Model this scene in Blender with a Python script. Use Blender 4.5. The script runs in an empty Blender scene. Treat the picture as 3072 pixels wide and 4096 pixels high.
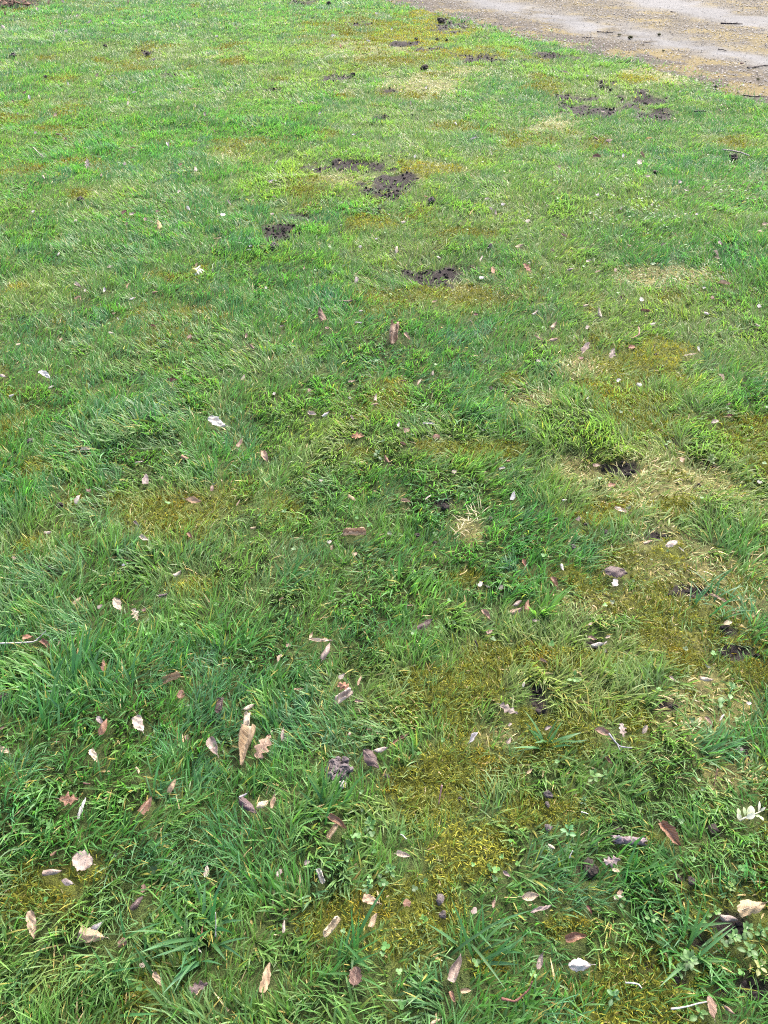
import bpy, math, random
import numpy as np

# ------------------------------------------------------------------ camera, sky, sun, exposure
scene = bpy.context.scene
COL = scene.collection
EYE, PITCH = 1.5, math.radians(41.0)
FOC = 3078.0                                   # focal length in pixels of the 3072 x 4096 photograph
cam_data = bpy.data.cameras.new('camera')
cam_data.sensor_fit = 'VERTICAL'
cam_data.sensor_height = 24.0
cam_data.lens = 24.0 * FOC / 4096.0
cam_data.clip_start, cam_data.clip_end = 0.02, 600.0
camera = bpy.data.objects.new('camera', cam_data)
camera.location = (0, 0, EYE)
camera.rotation_euler = (math.pi / 2 - PITCH, 0, 0)
COL.objects.link(camera)
scene.camera = camera

SUN_EL, SUN_AZ = math.radians(48), math.radians(25)     # azimuth measured from +Y towards +X
world = bpy.data.worlds.new('World')
scene.world = world
world.use_nodes = True
wn, wl = world.node_tree.nodes, world.node_tree.links
wn.clear()
sky = wn.new('ShaderNodeTexSky')
sky.sky_type = 'NISHITA'
sky.sun_disc = False
sky.sun_elevation = SUN_EL
sky.sun_rotation = SUN_AZ
sky.air_density = 0.7
sky.dust_density = 5.0
sky.ozone_density = 0.6
bg = wn.new('ShaderNodeBackground')
bg.inputs['Strength'].default_value = 0.13
wo = wn.new('ShaderNodeOutputWorld')
wl.new(sky.outputs[0], bg.inputs['Color'])
wl.new(bg.outputs[0], wo.inputs['Surface'])

sun_data = bpy.data.lights.new('sun', 'SUN')
sun_data.energy = 1.25
sun_data.angle = math.radians(30)
sun_data.color = (1.0, 0.965, 0.91)
sun = bpy.data.objects.new('sun', sun_data)
sun.rotation_euler = (math.pi / 2 - SUN_EL, 0, math.pi - SUN_AZ)
COL.objects.link(sun)

scene.view_settings.view_transform = 'Standard'
scene.view_settings.look = 'None'
scene.view_settings.gamma = 1.0
scene.view_settings.use_curve_mapping = False
scene.view_settings.exposure = 2.6
scene.cycles.max_bounces = 6
scene.cycles.use_denoising = False
scene.cycles.filter_width = 1.1

# ------------------------------------------------------------------ helpers
rng = np.random.default_rng(7)
SP, CP = math.sin(PITCH), math.cos(PITCH)


def vhash(ix, iy, seed):
    ix = ix.astype(np.int64); iy = iy.astype(np.int64)
    n = (ix * 374761393 + iy * 668265263 + seed * 982451653) & 0xFFFFFFFF
    n = ((n ^ (n >> 13)) * 1274126177) & 0xFFFFFFFF
    n = ((n ^ (n >> 16)) * 2246822519) & 0xFFFFFFFF
    return ((n ^ (n >> 15)) & 0xFFFFFF) / float(0x1000000)


def vnoise(x, y, size, seed):
    x = np.asarray(x, float) / size; y = np.asarray(y, float) / size
    ix, iy = np.floor(x), np.floor(y)
    fx, fy = x - ix, y - iy
    fx = fx * fx * (3 - 2 * fx); fy = fy * fy * (3 - 2 * fy)
    a, b = vhash(ix, iy, seed), vhash(ix + 1, iy, seed)
    c, d = vhash(ix, iy + 1, seed), vhash(ix + 1, iy + 1, seed)
    return (a * (1 - fx) + b * fx) * (1 - fy) + (c * (1 - fx) + d * fx) * fy


def fnoise(x, y, size, seed):
    return (vnoise(x, y, size, seed) * 0.55 + vnoise(x, y, size * 0.47, seed + 11) * 0.3
            + vnoise(x, y, size * 0.21, seed + 23) * 0.15)


def sstep(a, b, v):
    t = np.clip((v - a) / (b - a), 0, 1)
    return t * t * (3 - 2 * t)


def ray(px, py):
    u, v = (px - 1536.0) / FOC, (py - 2048.0) / FOC
    return np.array([u, CP - v * SP, -SP - v * CP])


def at0(px, py, z=0.0):
    """the point of the level z seen at a pixel of the photograph"""
    d = ray(px, py)
    t = (z - EYE) / d[2]
    return np.array([d[0] * t, d[1] * t, z])


# edge of the driveway: photograph points put on the ground, carried on past the frame
EDGE = [at0(*p) for p in ((1518, 0), (1672, 50), (1950, 122), (2134, 158), (2320, 205), (2443, 238), (2671, 288),
                          (2764, 330), (2912, 382), (3072, 440))]
d0 = EDGE[0] - EDGE[3]; d1 = EDGE[-1] - EDGE[-3]
EDGE = [EDGE[0] + d0 * 30, EDGE[0] + d0 * 1.2] + EDGE + [EDGE[-1] + d1 * 1.5, EDGE[-1] + d1 * 12]
EDGE = np.array(EDGE)[::-1]                    # from near to far
EY, EX = EDGE[:, 1], EDGE[:, 0]
o_ = np.argsort(EY); EY, EX = EY[o_], EX[o_]


def drive_s(x, y):
    """metres into the driveway from its edge (negative on the lawn)"""
    xe = np.interp(y, EY, EX)
    return (x - xe) * 0.87 + (vnoise(x, y, 0.30, 5) - 0.5) * 0.24 + (vnoise(x, y, 0.09, 6) - 0.5) * 0.12


def patches(rows):
    out = []
    for (px, py, rx, ry, k) in rows:
        c = at0(px, py); e = at0(px + rx, py); n = at0(px, py - ry); s = at0(px, py + ry)
        out.append((c[0], (n[1] + s[1]) / 2, abs(e[0] - c[0]), max(abs(n[1] - s[1]) / 2, 0.012), k))
    return np.array(out)


SOIL = patches([(1112, 935, 62, 50, 1.1), (1203, 876, 52, 20, .9), (1289, 672, 52, 28, 1), (1413, 679, 85, 26, .8),
    (1565, 762, 85, 46, 1.1), (1450, 752, 32, 14, .9), (1734, 1080, 120, 56, 1.4), (1590, 1090, 36, 14, .7),
    (2330, 432, 80, 46, .9), (2420, 455, 60, 26, .8), (2585, 435, 78, 40, 1.0), (1802, 112, 62, 20, 1.2), (1209, 12, 46, 9, 1), (1345, 321, 46, 17, 1),
    (1086, 342, 38, 13, 1), (1950, 238, 100, 16, .9), (1623, 185, 66, 13, .8), (1430, 95, 46, 11, .8), (1730, 205, 50, 10, .7),
    (691, 302, 28, 13, 1), (592, 215, 18, 8, .8), (1505, 472, 38, 14, .9), (1641, 476, 34, 12, .9), (1560, 372, 40, 8, .6),
    (1090, 375, 40, 8, .6), (2678, 1801, 28, 26, 1), (2480, 1900, 95, 24, .9), (2820, 1872, 30, 22, .9), (2733, 1962, 42, 22, .9),
    (2196, 1962, 30, 16, .8), (2280, 1930, 24, 14, .7), (2647, 2160, 55, 20, 1), (2789, 2375, 95, 22, .8), (2912, 2535, 30, 18, 1),
    (2369, 2588, 42, 22, 1), (2943, 2615, 62, 24, .9), (2153, 2807, 34, 52, 1.1), (2986, 3010, 46, 40, 1), (2357, 3473, 52, 46, 1.1),
    (2708, 3512, 40, 26, 1), (2468, 3318, 26, 26, 1), (2880, 3330, 36, 26, .8), (2900, 3698, 60, 40, 1.1), (2795, 3768, 44, 34, 1),
    (2708, 3911, 44, 40, 1.2), (2597, 3862, 44, 36, 1), (3011, 3967, 80, 56, 1), (2881, 3967, 40, 40, .8), (2660, 2830, 40, 30, .7),
    (1330, 2315, 80, 30, .6), (1260, 2350, 60, 24, .5), (1990, 1570, 50, 22, .8), (1775, 2030, 40, 20, .7), (2640, 3670, 60, 40, .7),
    (1610, 612, 30, 12, .6), (1950, 545, 40, 9, .5), (2440, 350, 40, 12, .6), (2200, 232, 90, 12, .6), (2930, 630, 40, 12, .6)])
MOSS = patches([(1900, 3000, 420, 420, .45), (2400, 2950, 520, 380, .3), (2500, 2450, 420, 300, .3), (2600, 1550, 420, 220, .25), (1600, 150, 420, 110, .6), (1500, 3650, 500, 200, .2), (300, 3500, 400, 200, .2),
    (1900, 2760, 260, 150, 1), (2050, 2880, 160, 80, .8), (1700, 3160, 190, 140, 1), (2250, 3240, 270, 130, 1.2),
    (1900, 3400, 160, 100, 1.1), (2540, 3370, 140, 60, 1.1), (2750, 2660, 110, 60, .9), (3010, 2700, 80, 70, 1), (2420, 2350, 200, 70, .9),
    (2420, 2080, 120, 70, 1.1), (2680, 2230, 70, 40, .9), (2330, 2650, 170, 70, 1), (2150, 2660, 110, 90, .9), (2700, 2040, 100, 40, .7),
    (750, 2350, 100, 50, 1), (150, 1880, 80, 50, .9), (130, 2180, 80, 50, .7), (600, 2010, 200, 50, .7), (180, 3370, 110, 60, .8),
    (400, 3520, 90, 50, .8), (100, 3480, 80, 40, .7), (1300, 3700, 90, 80, 1), (1240, 3850, 100, 80, .7), (2240, 3710, 90, 50, .9),
    (2440, 3950, 130, 90, .7), (1900, 1820, 180, 60, .8), (1460, 1830, 160, 40, .6), (1600, 1540, 70, 40, 1), (2430, 1610, 110, 60, .9),
    (2650, 1430, 200, 70, .9), (2480, 1690, 50, 30, .8), (2700, 1930, 70, 30, .9), (100, 1150, 70, 30, 1), (1490, 905, 130, 26, 1.1),
    (1730, 690, 110, 28, .9), (1310, 552, 50, 24, .9), (1650, 385, 64, 22, 1.2), (1750, 400, 46, 15, 1), (1370, 390, 44, 12, .9),
    (2540, 330, 90, 24, .9), (1500, 92, 160, 22, 1), (1720, 140, 190, 50, 1.1), (1900, 225, 220, 34, .9), (2180, 365, 110, 18, .9),
    (1680, 62, 70, 18, 1), (950, 255, 70, 22, .8), (190, 245, 70, 16, .7), (1270, 100, 110, 16, .7), (410, 245, 60, 18, .7), (1620, 670, 60, 20, .5), (320, 800, 90, 40, .6),
    (820, 1070, 50, 30, .6), (2040, 1540, 60, 30, .6), (1850, 940, 120, 30, .6), (2960, 560, 60, 16, .6), (250, 1290, 90, 40, .5),
    (1560, 2590, 80, 50, .5), (2760, 1450, 80, 40, .7), (1830, 2330, 120, 60, .6), (1080, 2090, 60, 40, .6), (800, 2130, 50, 40, .7),
    (1560, 1060, 90, 26, .5), (500, 3990, 120, 60, .5), (980, 3620, 90, 50, .6), (1950, 3860, 120, 60, .5), (650, 3120, 80, 40, .5)])
BRIGHT = patches([(1880, 3400, 170, 110, 1), (2480, 3330, 200, 80, .8), (2650, 1430, 200, 70, .9), (1500, 905, 140, 30, .6),
    (1720, 140, 230, 60, .8), (1900, 225, 240, 40, .7), (2540, 330, 100, 30, .9), (1680, 62, 80, 24, 1), (100, 1150, 80, 36, .8),
    (2430, 1610, 110, 60, .7), (2680, 2230, 80, 40, .7), (750, 2350, 100, 50, .7), (1730, 690, 120, 34, .8), (2300, 2600, 150, 40, .5), (1600, 1540, 80, 40, .6)])
STRAW = patches([(2700, 1950, 330, 130, 1), (2780, 2300, 320, 180, 1), (2800, 2800, 220, 140, .9), (2650, 2560, 240, 100, .7),
    (2350, 1480, 120, 60, .8), (2650, 1120, 240, 70, .7), (1850, 1190, 160, 60, .4), (1870, 290, 140, 22, 1), (1750, 700, 160, 40, .6),
    (2350, 1900, 140, 70, .7), (1880, 2140, 70, 60, .9), (2420, 2420, 260, 80, .6), (2030, 2950, 260, 120, .5), (2900, 3100, 180, 80, .6),
    (2120, 1620, 140, 60, .6), (900, 230, 140, 40, .4), (1350, 730, 200, 60, .4), (1700, 350, 260, 60, .6), (2600, 300, 200, 60, .5),
    (1500, 200, 300, 70, .5), (880, 620, 80, 30, .4), (2200, 500, 160, 60, .4)])
CLOVER = patches([(1560, 3570, 220, 120, 1), (2000, 3500, 120, 150, .8), (1480, 3330, 140, 90, .6), (200, 3350, 160, 90, .6),
    (120, 3160, 120, 70, .5), (620, 2500, 160, 80, .5), (1700, 1650, 110, 50, .8), (2480, 880, 260, 90, 1), (2350, 740, 180, 60, .6),
    (1900, 3180, 80, 60, .6), (2930, 3500, 140, 180, .6), (2900, 3720, 170, 120, .8), (2350, 3900, 160, 120, .5), (620, 3480, 180, 100, .4),
    (1750, 2540, 120, 70, .6), (1500, 1830, 80, 40, .5), (1520, 3880, 160, 90, .5), (2960, 2750, 100, 90, .5), (2850, 1650, 240, 80, .6), (2900, 800, 200, 60, .3)])
LUSH = patches([(520, 1720, 260, 130, 1), (330, 2750, 330, 200, 1), (690, 1360, 170, 70, 1), (930, 1260, 150, 80, .9), (1330, 1230, 200, 90, .6),
    (230, 1300, 200, 60, .7), (1000, 1000, 160, 60, .6), (860, 3720, 160, 130, .7), (1300, 3220, 100, 90, .6), (2850, 2420, 160, 60, .5),
    (520, 2260, 260, 90, .6), (120, 980, 150, 60, .6), (1080, 505, 90, 24, .9), (1500, 500, 70, 20, .8), (1930, 560, 140, 50, .6), (640, 90, 260, 30, .6), (200, 45, 220, 25, 1.0),
    (2230, 1500, 200, 60, .5), (1900, 1700, 240, 80, .5), (2850, 1350, 160, 60, .5), (2500, 250, 120, 22, .4)])

YELLOW = patches([(1500, 250, 620, 150, 1), (1800, 700, 620, 260, 1), (2400, 1450, 520, 330, 1), (1950, 1180, 420, 160, .9), (2700, 2100, 460, 380, 1),
    (2250, 2650, 560, 330, .8), (1500, 980, 260, 120, 1), (2500, 330, 360, 100, .9), (500, 240, 420, 70, .7), (300, 800, 300, 90, .6),
    (150, 1150, 220, 90, .8), (900, 620, 200, 60, .6), (700, 2080, 330, 100, .6), (1500, 1800, 420, 140, .7), (1150, 330, 260, 120, .7),
    (1700, 3200, 300, 160, .5), (150, 2150, 250, 140, .6), (2900, 600, 300, 90, .5), (1500, 2750, 260, 200, .4)])


def pval(P, x, y, seed, size=0.09, rag=0.9):
    x = np.asarray(x, float); y = np.asarray(y, float)
    v = np.full(x.shape, -9.0)
    for (cx, cy, rx, ry, k) in P:
        near = (np.abs(x - cx) < rx * 3) & (np.abs(y - cy) < ry * 3)
        if near.any():
            d = np.sqrt(((x[near] - cx) / rx) ** 2 + ((y[near] - cy) / ry) ** 2)
            v[near] = np.maximum(v[near], (1.0 - d) * 1.0 + (k - 1.0) * 0.6)
    v = v + (fnoise(x, y, size, seed) - 0.5) * rag * 2
    return v


def soil_f(x, y):
    v = sstep(-0.15, 0.3, pval(SOIL, x, y, 31, 0.106, 1.0) + np.clip((np.asarray(y) - 2.5) * .12, 0, .38))
    return v * sstep(.32, .46, fnoise(x, y, .13, 37) + .07 * (np.asarray(y) < 3))
def moss_f(x, y):
    bgm = (fnoise(x, y, 0.45, 77) - 0.66) * 3.0
    return sstep(-0.2, 0.6, np.maximum(pval(MOSS, x, y, 41, 0.12, 1.1), bgm))
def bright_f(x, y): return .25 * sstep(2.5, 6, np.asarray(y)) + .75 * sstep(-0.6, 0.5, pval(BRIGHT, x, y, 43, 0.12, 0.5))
def straw_f(x, y): return sstep(-0.3, 0.65, pval(STRAW, x, y, 51, 0.16, 0.8))
def clover_f(x, y): return sstep(-0.1, 0.8, pval(CLOVER, x, y, 61, 0.12, 0.8))
def yellow_f(x, y): return sstep(-0.5, 0.6, pval(YELLOW, x, y, 81, 0.3, 0.8))
def lush_f(x, y): return sstep(-0.3, 0.8, pval(LUSH, x, y, 71, 0.18, 0.6))


def height(x, y):
    x = np.asarray(x, float); y = np.asarray(y, float)
    d = sstep(0.25, -0.15, drive_s(x, y))
    h = (fnoise(x, y, 0.9, 3) - 0.5) * 0.055 + (vnoise(x, y, 0.16, 8) - 0.5) * 0.018
    h = h - 0.012 * sstep(-0.3, 0.6, pval(SOIL, x, y, 31, 0.09, 0.3))
    return h * d + 0.012 * d


def ground_pt(px, py, lift=0.0):
    z = 0.0
    for _ in range(3):
        p = at0(px, py, z + lift)
        z = float(height(np.array([p[0]]), np.array([p[1]]))[0])
    return at0(px, py, z + lift)


def mesh_np(name, verts, faces_list, cols=None, smooth=True, uv=None):
    """verts (N,3); faces_list: list of integer arrays (M,k)"""
    me = bpy.data.meshes.new(name)
    verts = np.ascontiguousarray(verts, dtype=np.float32)
    me.vertices.add(len(verts)); me.vertices.foreach_set('co', verts.ravel())
    loops = np.concatenate([f.ravel() for f in faces_list]).astype(np.int32)
    tot = np.concatenate([np.full(len(f), f.shape[1], np.int32) for f in faces_list])
    start = np.concatenate([[0], np.cumsum(tot)[:-1]]).astype(np.int32)
    me.loops.add(len(loops)); me.loops.foreach_set('vertex_index', loops)
    me.polygons.add(len(tot)); me.polygons.foreach_set('loop_start', start)
    me.polygons.foreach_set('loop_total', tot)
    me.polygons.foreach_set('use_smooth', np.full(len(tot), smooth, dtype=bool))
    if cols is not None:
        a = me.attributes.new('col', 'FLOAT_COLOR', 'POINT')
        c4 = np.ones((len(verts), 4), np.float32); c4[:, :3] = cols
        a.data.foreach_set('color', c4.ravel())
    if uv is not None:
        a = me.attributes.new('span', 'FLOAT_VECTOR', 'POINT')
        u3 = np.zeros((len(verts), 3), np.float32); u3[:, :2] = uv
        a.data.foreach_set('vector', u3.ravel())
    me.update(calc_edges=True)
    return me


def link(name, me, mat=None, parent=None):
    o = bpy.data.objects.new(name, me)
    if mat is not None and me is not None and not me.materials:
        me.materials.append(mat)
    COL.objects.link(o)
    if parent is not None:
        o.parent = parent
    return o


def tag(o, label=None, cat=None, group=None, kind=None):
    if label: o['label'] = label
    if cat: o['category'] = cat
    if group: o['group'] = group
    if kind: o['kind'] = kind
    return o


def empty(name, loc=(0, 0, 0)):
    o = bpy.data.objects.new(name, None)
    o.location = loc
    o.empty_display_size = 0.02
    COL.objects.link(o)
    return o


# ------------------------------------------------------------------ materials
def new_mat(name):
    m = bpy.data.materials.new(name); m.use_nodes = True
    nt = m.node_tree; nt.nodes.clear()
    out = nt.nodes.new('ShaderNodeOutputMaterial')
    return m, nt, out


def N(nt, t, **kw):
    n = nt.nodes.new(t)
    for k, v in kw.items():
        setattr(n, k, v)
    return n


def mix_col(nt, a, b, fac, mode='MIX'):
    n = nt.nodes.new('ShaderNodeMix'); n.data_type = 'RGBA'; n.blend_type = mode
    for sock, v in ((n.inputs[0], fac), (n.inputs[6], a), (n.inputs[7], b)):
        if hasattr(v, 'is_linked'):
            nt.links.new(v, sock)
        else:
            sock.default_value = v if not isinstance(v, tuple) or len(v) == 4 else (*v, 1)
    return n.outputs[2]


def mat_blade(name, rough, spec, trans, tint=(0.9, 1.25, 0.65)):
    m, nt, out = new_mat(name)
    at = N(nt, 'ShaderNodeAttribute', attribute_name='col')
    p = N(nt, 'ShaderNodeBsdfPrincipled')
    p.inputs['Roughness'].default_value = rough
    p.inputs['Specular IOR Level'].default_value = spec
    nt.links.new(at.outputs['Color'], p.inputs['Base Color'])
    tr = N(nt, 'ShaderNodeBsdfTranslucent')
    nt.links.new(mix_col(nt, at.outputs['Color'], tint, 1.0, 'MULTIPLY'), tr.inputs['Color'])
    mx = N(nt, 'ShaderNodeMixShader'); mx.inputs[0].default_value = trans
    nt.links.new(p.outputs[0], mx.inputs[1]); nt.links.new(tr.outputs[0], mx.inputs[2])
    nt.links.new(mx.outputs[0], out.inputs['Surface'])
    return m


def mat_ground(name, scales, bump, rough=0.95):
    """vertex colour broken up by noise at several scales"""
    m, nt, out = new_mat(name)
    at = N(nt, 'ShaderNodeAttribute', attribute_name='col')
    co = N(nt, 'ShaderNodeTexCoord')
    c = at.outputs['Color']; hs = []
    for sc, amt in scales:
        n = N(nt, 'ShaderNodeTexNoise'); n.inputs['Scale'].default_value = sc; n.inputs['Detail'].default_value = 5
        nt.links.new(co.outputs['Object'], n.inputs['Vector'])
        r = N(nt, 'ShaderNodeMapRange')
        r.inputs[1].default_value, r.inputs[2].default_value = 0.3, 0.7
        r.inputs[3].default_value, r.inputs[4].default_value = 1 - amt, 1 + amt
        nt.links.new(n.outputs['Fac'], r.inputs[0])
        cb = N(nt, 'ShaderNodeCombineColor')
        for i in range(3): nt.links.new(r.outputs[0], cb.inputs[i])
        c = mix_col(nt, c, cb.outputs[0], 1.0, 'MULTIPLY'); hs.append(n.outputs['Fac'])
    p = N(nt, 'ShaderNodeBsdfPrincipled'); p.inputs['Roughness'].default_value = rough
    p.inputs['Specular IOR Level'].default_value = 0.2
    nt.links.new(c, p.inputs['Base Color'])
    b = N(nt, 'ShaderNodeBump'); b.inputs['Strength'].default_value = 0.8; b.inputs['Distance'].default_value = bump
    nt.links.new(hs[-1], b.inputs['Height']); nt.links.new(b.outputs[0], p.inputs['Normal'])
    nt.links.new(p.outputs[0], out.inputs['Surface'])
    return m


def mat_litter():
    """dead leaf: the object's own colour, paler veins along the span, blotches and specks"""
    m, nt, out = new_mat('dead_leaf')
    oi = N(nt, 'ShaderNodeObjectInfo'); sp = N(nt, 'ShaderNodeAttribute', attribute_name='span')
    co = N(nt, 'ShaderNodeTexCoord')
    sx = N(nt, 'ShaderNodeSeparateXYZ'); nt.links.new(sp.outputs['Vector'], sx.inputs[0])
    ab = N(nt, 'ShaderNodeMath', operation='ABSOLUTE'); nt.links.new(sx.outputs[1], ab.inputs[0])
    m1 = N(nt, 'ShaderNodeMath', operation='MULTIPLY'); nt.links.new(sx.outputs[0], m1.inputs[0]); m1.inputs[1].default_value = 9
    m2 = N(nt, 'ShaderNodeMath', operation='MULTIPLY'); nt.links.new(ab.outputs[0], m2.inputs[0]); m2.inputs[1].default_value = 2.6
    s1 = N(nt, 'ShaderNodeMath', operation='SUBTRACT'); nt.links.new(m1.outputs[0], s1.inputs[0]); nt.links.new(m2.outputs[0], s1.inputs[1])
    fr = N(nt, 'ShaderNodeMath', operation='FRACT'); nt.links.new(s1.outputs[0], fr.inputs[0])
    lt = N(nt, 'ShaderNodeMapRange'); nt.links.new(fr.outputs[0], lt.inputs[0])
    lt.inputs[1].default_value, lt.inputs[2].default_value, lt.inputs[3].default_value, lt.inputs[4].default_value = 0.06, 0.22, 1, 0
    mid = N(nt, 'ShaderNodeMapRange'); nt.links.new(ab.outputs[0], mid.inputs[0])
    mid.inputs[1].default_value, mid.inputs[2].default_value, mid.inputs[3].default_value, mid.inputs[4].default_value = 0.03, 0.10, 1, 0
    mxv = N(nt, 'ShaderNodeMath', operation='MAXIMUM'); nt.links.new(lt.outputs[0], mxv.inputs[0]); nt.links.new(mid.outputs[0], mxv.inputs[1])
    vs = N(nt, 'ShaderNodeMath', operation='MULTIPLY'); nt.links.new(mxv.outputs[0], vs.inputs[0]); vs.inputs[1].default_value = 0.35
    ad = N(nt, 'ShaderNodeVectorMath', operation='ADD'); nt.links.new(co.outputs['Object'], ad.inputs[0])
    rr = N(nt, 'ShaderNodeCombineXYZ'); nt.links.new(oi.outputs['Random'], rr.inputs[0]); nt.links.new(oi.outputs['Random'], rr.inputs[2])
    nt.links.new(rr.outputs[0], ad.inputs[1])
    n1 = N(nt, 'ShaderNodeTexNoise'); n1.inputs['Scale'].default_value = 70; n1.inputs['Detail'].default_value = 4
    n2 = N(nt, 'ShaderNodeTexNoise'); n2.inputs['Scale'].default_value = 420; n2.inputs['Detail'].default_value = 3
    for n in (n1, n2): nt.links.new(ad.outputs[0], n.inputs['Vector'])
    r1 = N(nt, 'ShaderNodeMapRange'); nt.links.new(n1.outputs['Fac'], r1.inputs[0]); r1.inputs[1].default_value, r1.inputs[2].default_value = 0.42, 0.68
    r1.inputs[3].default_value, r1.inputs[4].default_value = 0, 0.75
    r2 = N(nt, 'ShaderNodeMapRange'); nt.links.new(n2.outputs['Fac'], r2.inputs[0]); r2.inputs[1].default_value, r2.inputs[2].default_value = 0.55, 0.72
    r2.inputs[3].default_value, r2.inputs[4].default_value = 0, 0.5
    base = oi.outputs['Color']
    dark = mix_col(nt, base, (0.50, 0.40, 0.38), 1.0, 'MULTIPLY')
    pale = mix_col(nt, base, (0.75, 0.66, 0.55), 0.45)
    c = mix_col(nt, base, dark, r1.outputs[0])
    c = mix_col(nt, c, dark, r2.outputs[0])
    c = mix_col(nt, c, pale, vs.outputs[0])
    p = N(nt, 'ShaderNodeBsdfPrincipled'); p.inputs['Roughness'].default_value = 0.65; p.inputs['Specular IOR Level'].default_value = 0.3
    nt.links.new(c, p.inputs['Base Color'])
    b = N(nt, 'ShaderNodeBump'); b.inputs['Strength'].default_value = 0.5; b.inputs['Distance'].default_value = 0.0012
    nt.links.new(mxv.outputs[0], b.inputs['Height']); nt.links.new(b.outputs[0], p.inputs['Normal'])
    tr = N(nt, 'ShaderNodeBsdfTranslucent'); nt.links.new(c, tr.inputs['Color'])
    mx = N(nt, 'ShaderNodeMixShader'); mx.inputs[0].default_value = 0.18
    nt.links.new(p.outputs[0], mx.inputs[1]); nt.links.new(tr.outputs[0], mx.inputs[2])
    nt.links.new(mx.outputs[0], out.inputs['Surface'])
    return m


def mat_plain(name, amt=0.35, scale=150, rough=0.85, bump=0.002):
    """object colour with speckle and relief: soil, bark, stems"""
    m, nt, out = new_mat(name)
    oi = N(nt, 'ShaderNodeObjectInfo'); co = N(nt, 'ShaderNodeTexCoord')
    n = N(nt, 'ShaderNodeTexNoise'); n.inputs['Scale'].default_value = scale; n.inputs['Detail'].default_value = 6
    nt.links.new(co.outputs['Object'], n.inputs['Vector'])
    r = N(nt, 'ShaderNodeMapRange'); nt.links.new(n.outputs['Fac'], r.inputs[0])
    r.inputs[1].default_value, r.inputs[2].default_value = 0.3, 0.7
    r.inputs[3].default_value, r.inputs[4].default_value = 1 - amt, 1 + amt
    cb = N(nt, 'ShaderNodeCombineColor')
    for i in range(3): nt.links.new(r.outputs[0], cb.inputs[i])
    p = N(nt, 'ShaderNodeBsdfPrincipled'); p.inputs['Roughness'].default_value = rough; p.inputs['Specular IOR Level'].default_value = 0.25
    nt.links.new(mix_col(nt, oi.outputs['Color'], cb.outputs[0], 1.0, 'MULTIPLY'), p.inputs['Base Color'])
    b = N(nt, 'ShaderNodeBump'); b.inputs['Strength'].default_value = 0.7; b.inputs['Distance'].default_value = bump
    nt.links.new(n.outputs['Fac'], b.inputs['Height']); nt.links.new(b.outputs[0], p.inputs['Normal'])
    nt.links.new(p.outputs[0], out.inputs['Surface'])
    return m


M_GRASS = mat_blade('grass_blade', 0.5, 0.45, 0.48)
M_MOSS = mat_blade('moss_shoot', 0.8, 0.15, 0.25, (1.1, 1.1, 0.6))
M_CLOVER = mat_blade('clover_leaflet', 0.5, 0.35, 0.25)
M_STONE = mat_blade('drive_stone', 0.9, 0.2, 0.0)
M_LAWN = mat_ground('lawn_soil', ((14, .3), (90, .45), (420, .5)), 0.006)
M_DRIVE = mat_ground('drive_surface', ((1.3, .14), (9, .16), (45, .16)), 0.002)
M_LITTER = mat_litter()
M_SOIL = mat_plain('soil', 0.5, 260, 0.95, 0.003)
M_WOOD = mat_plain('bark', 0.45, 120, 0.85, 0.0015)
M_STEM = mat_plain('plant_green', 0.18, 90, 0.5, 0.0005)

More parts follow.
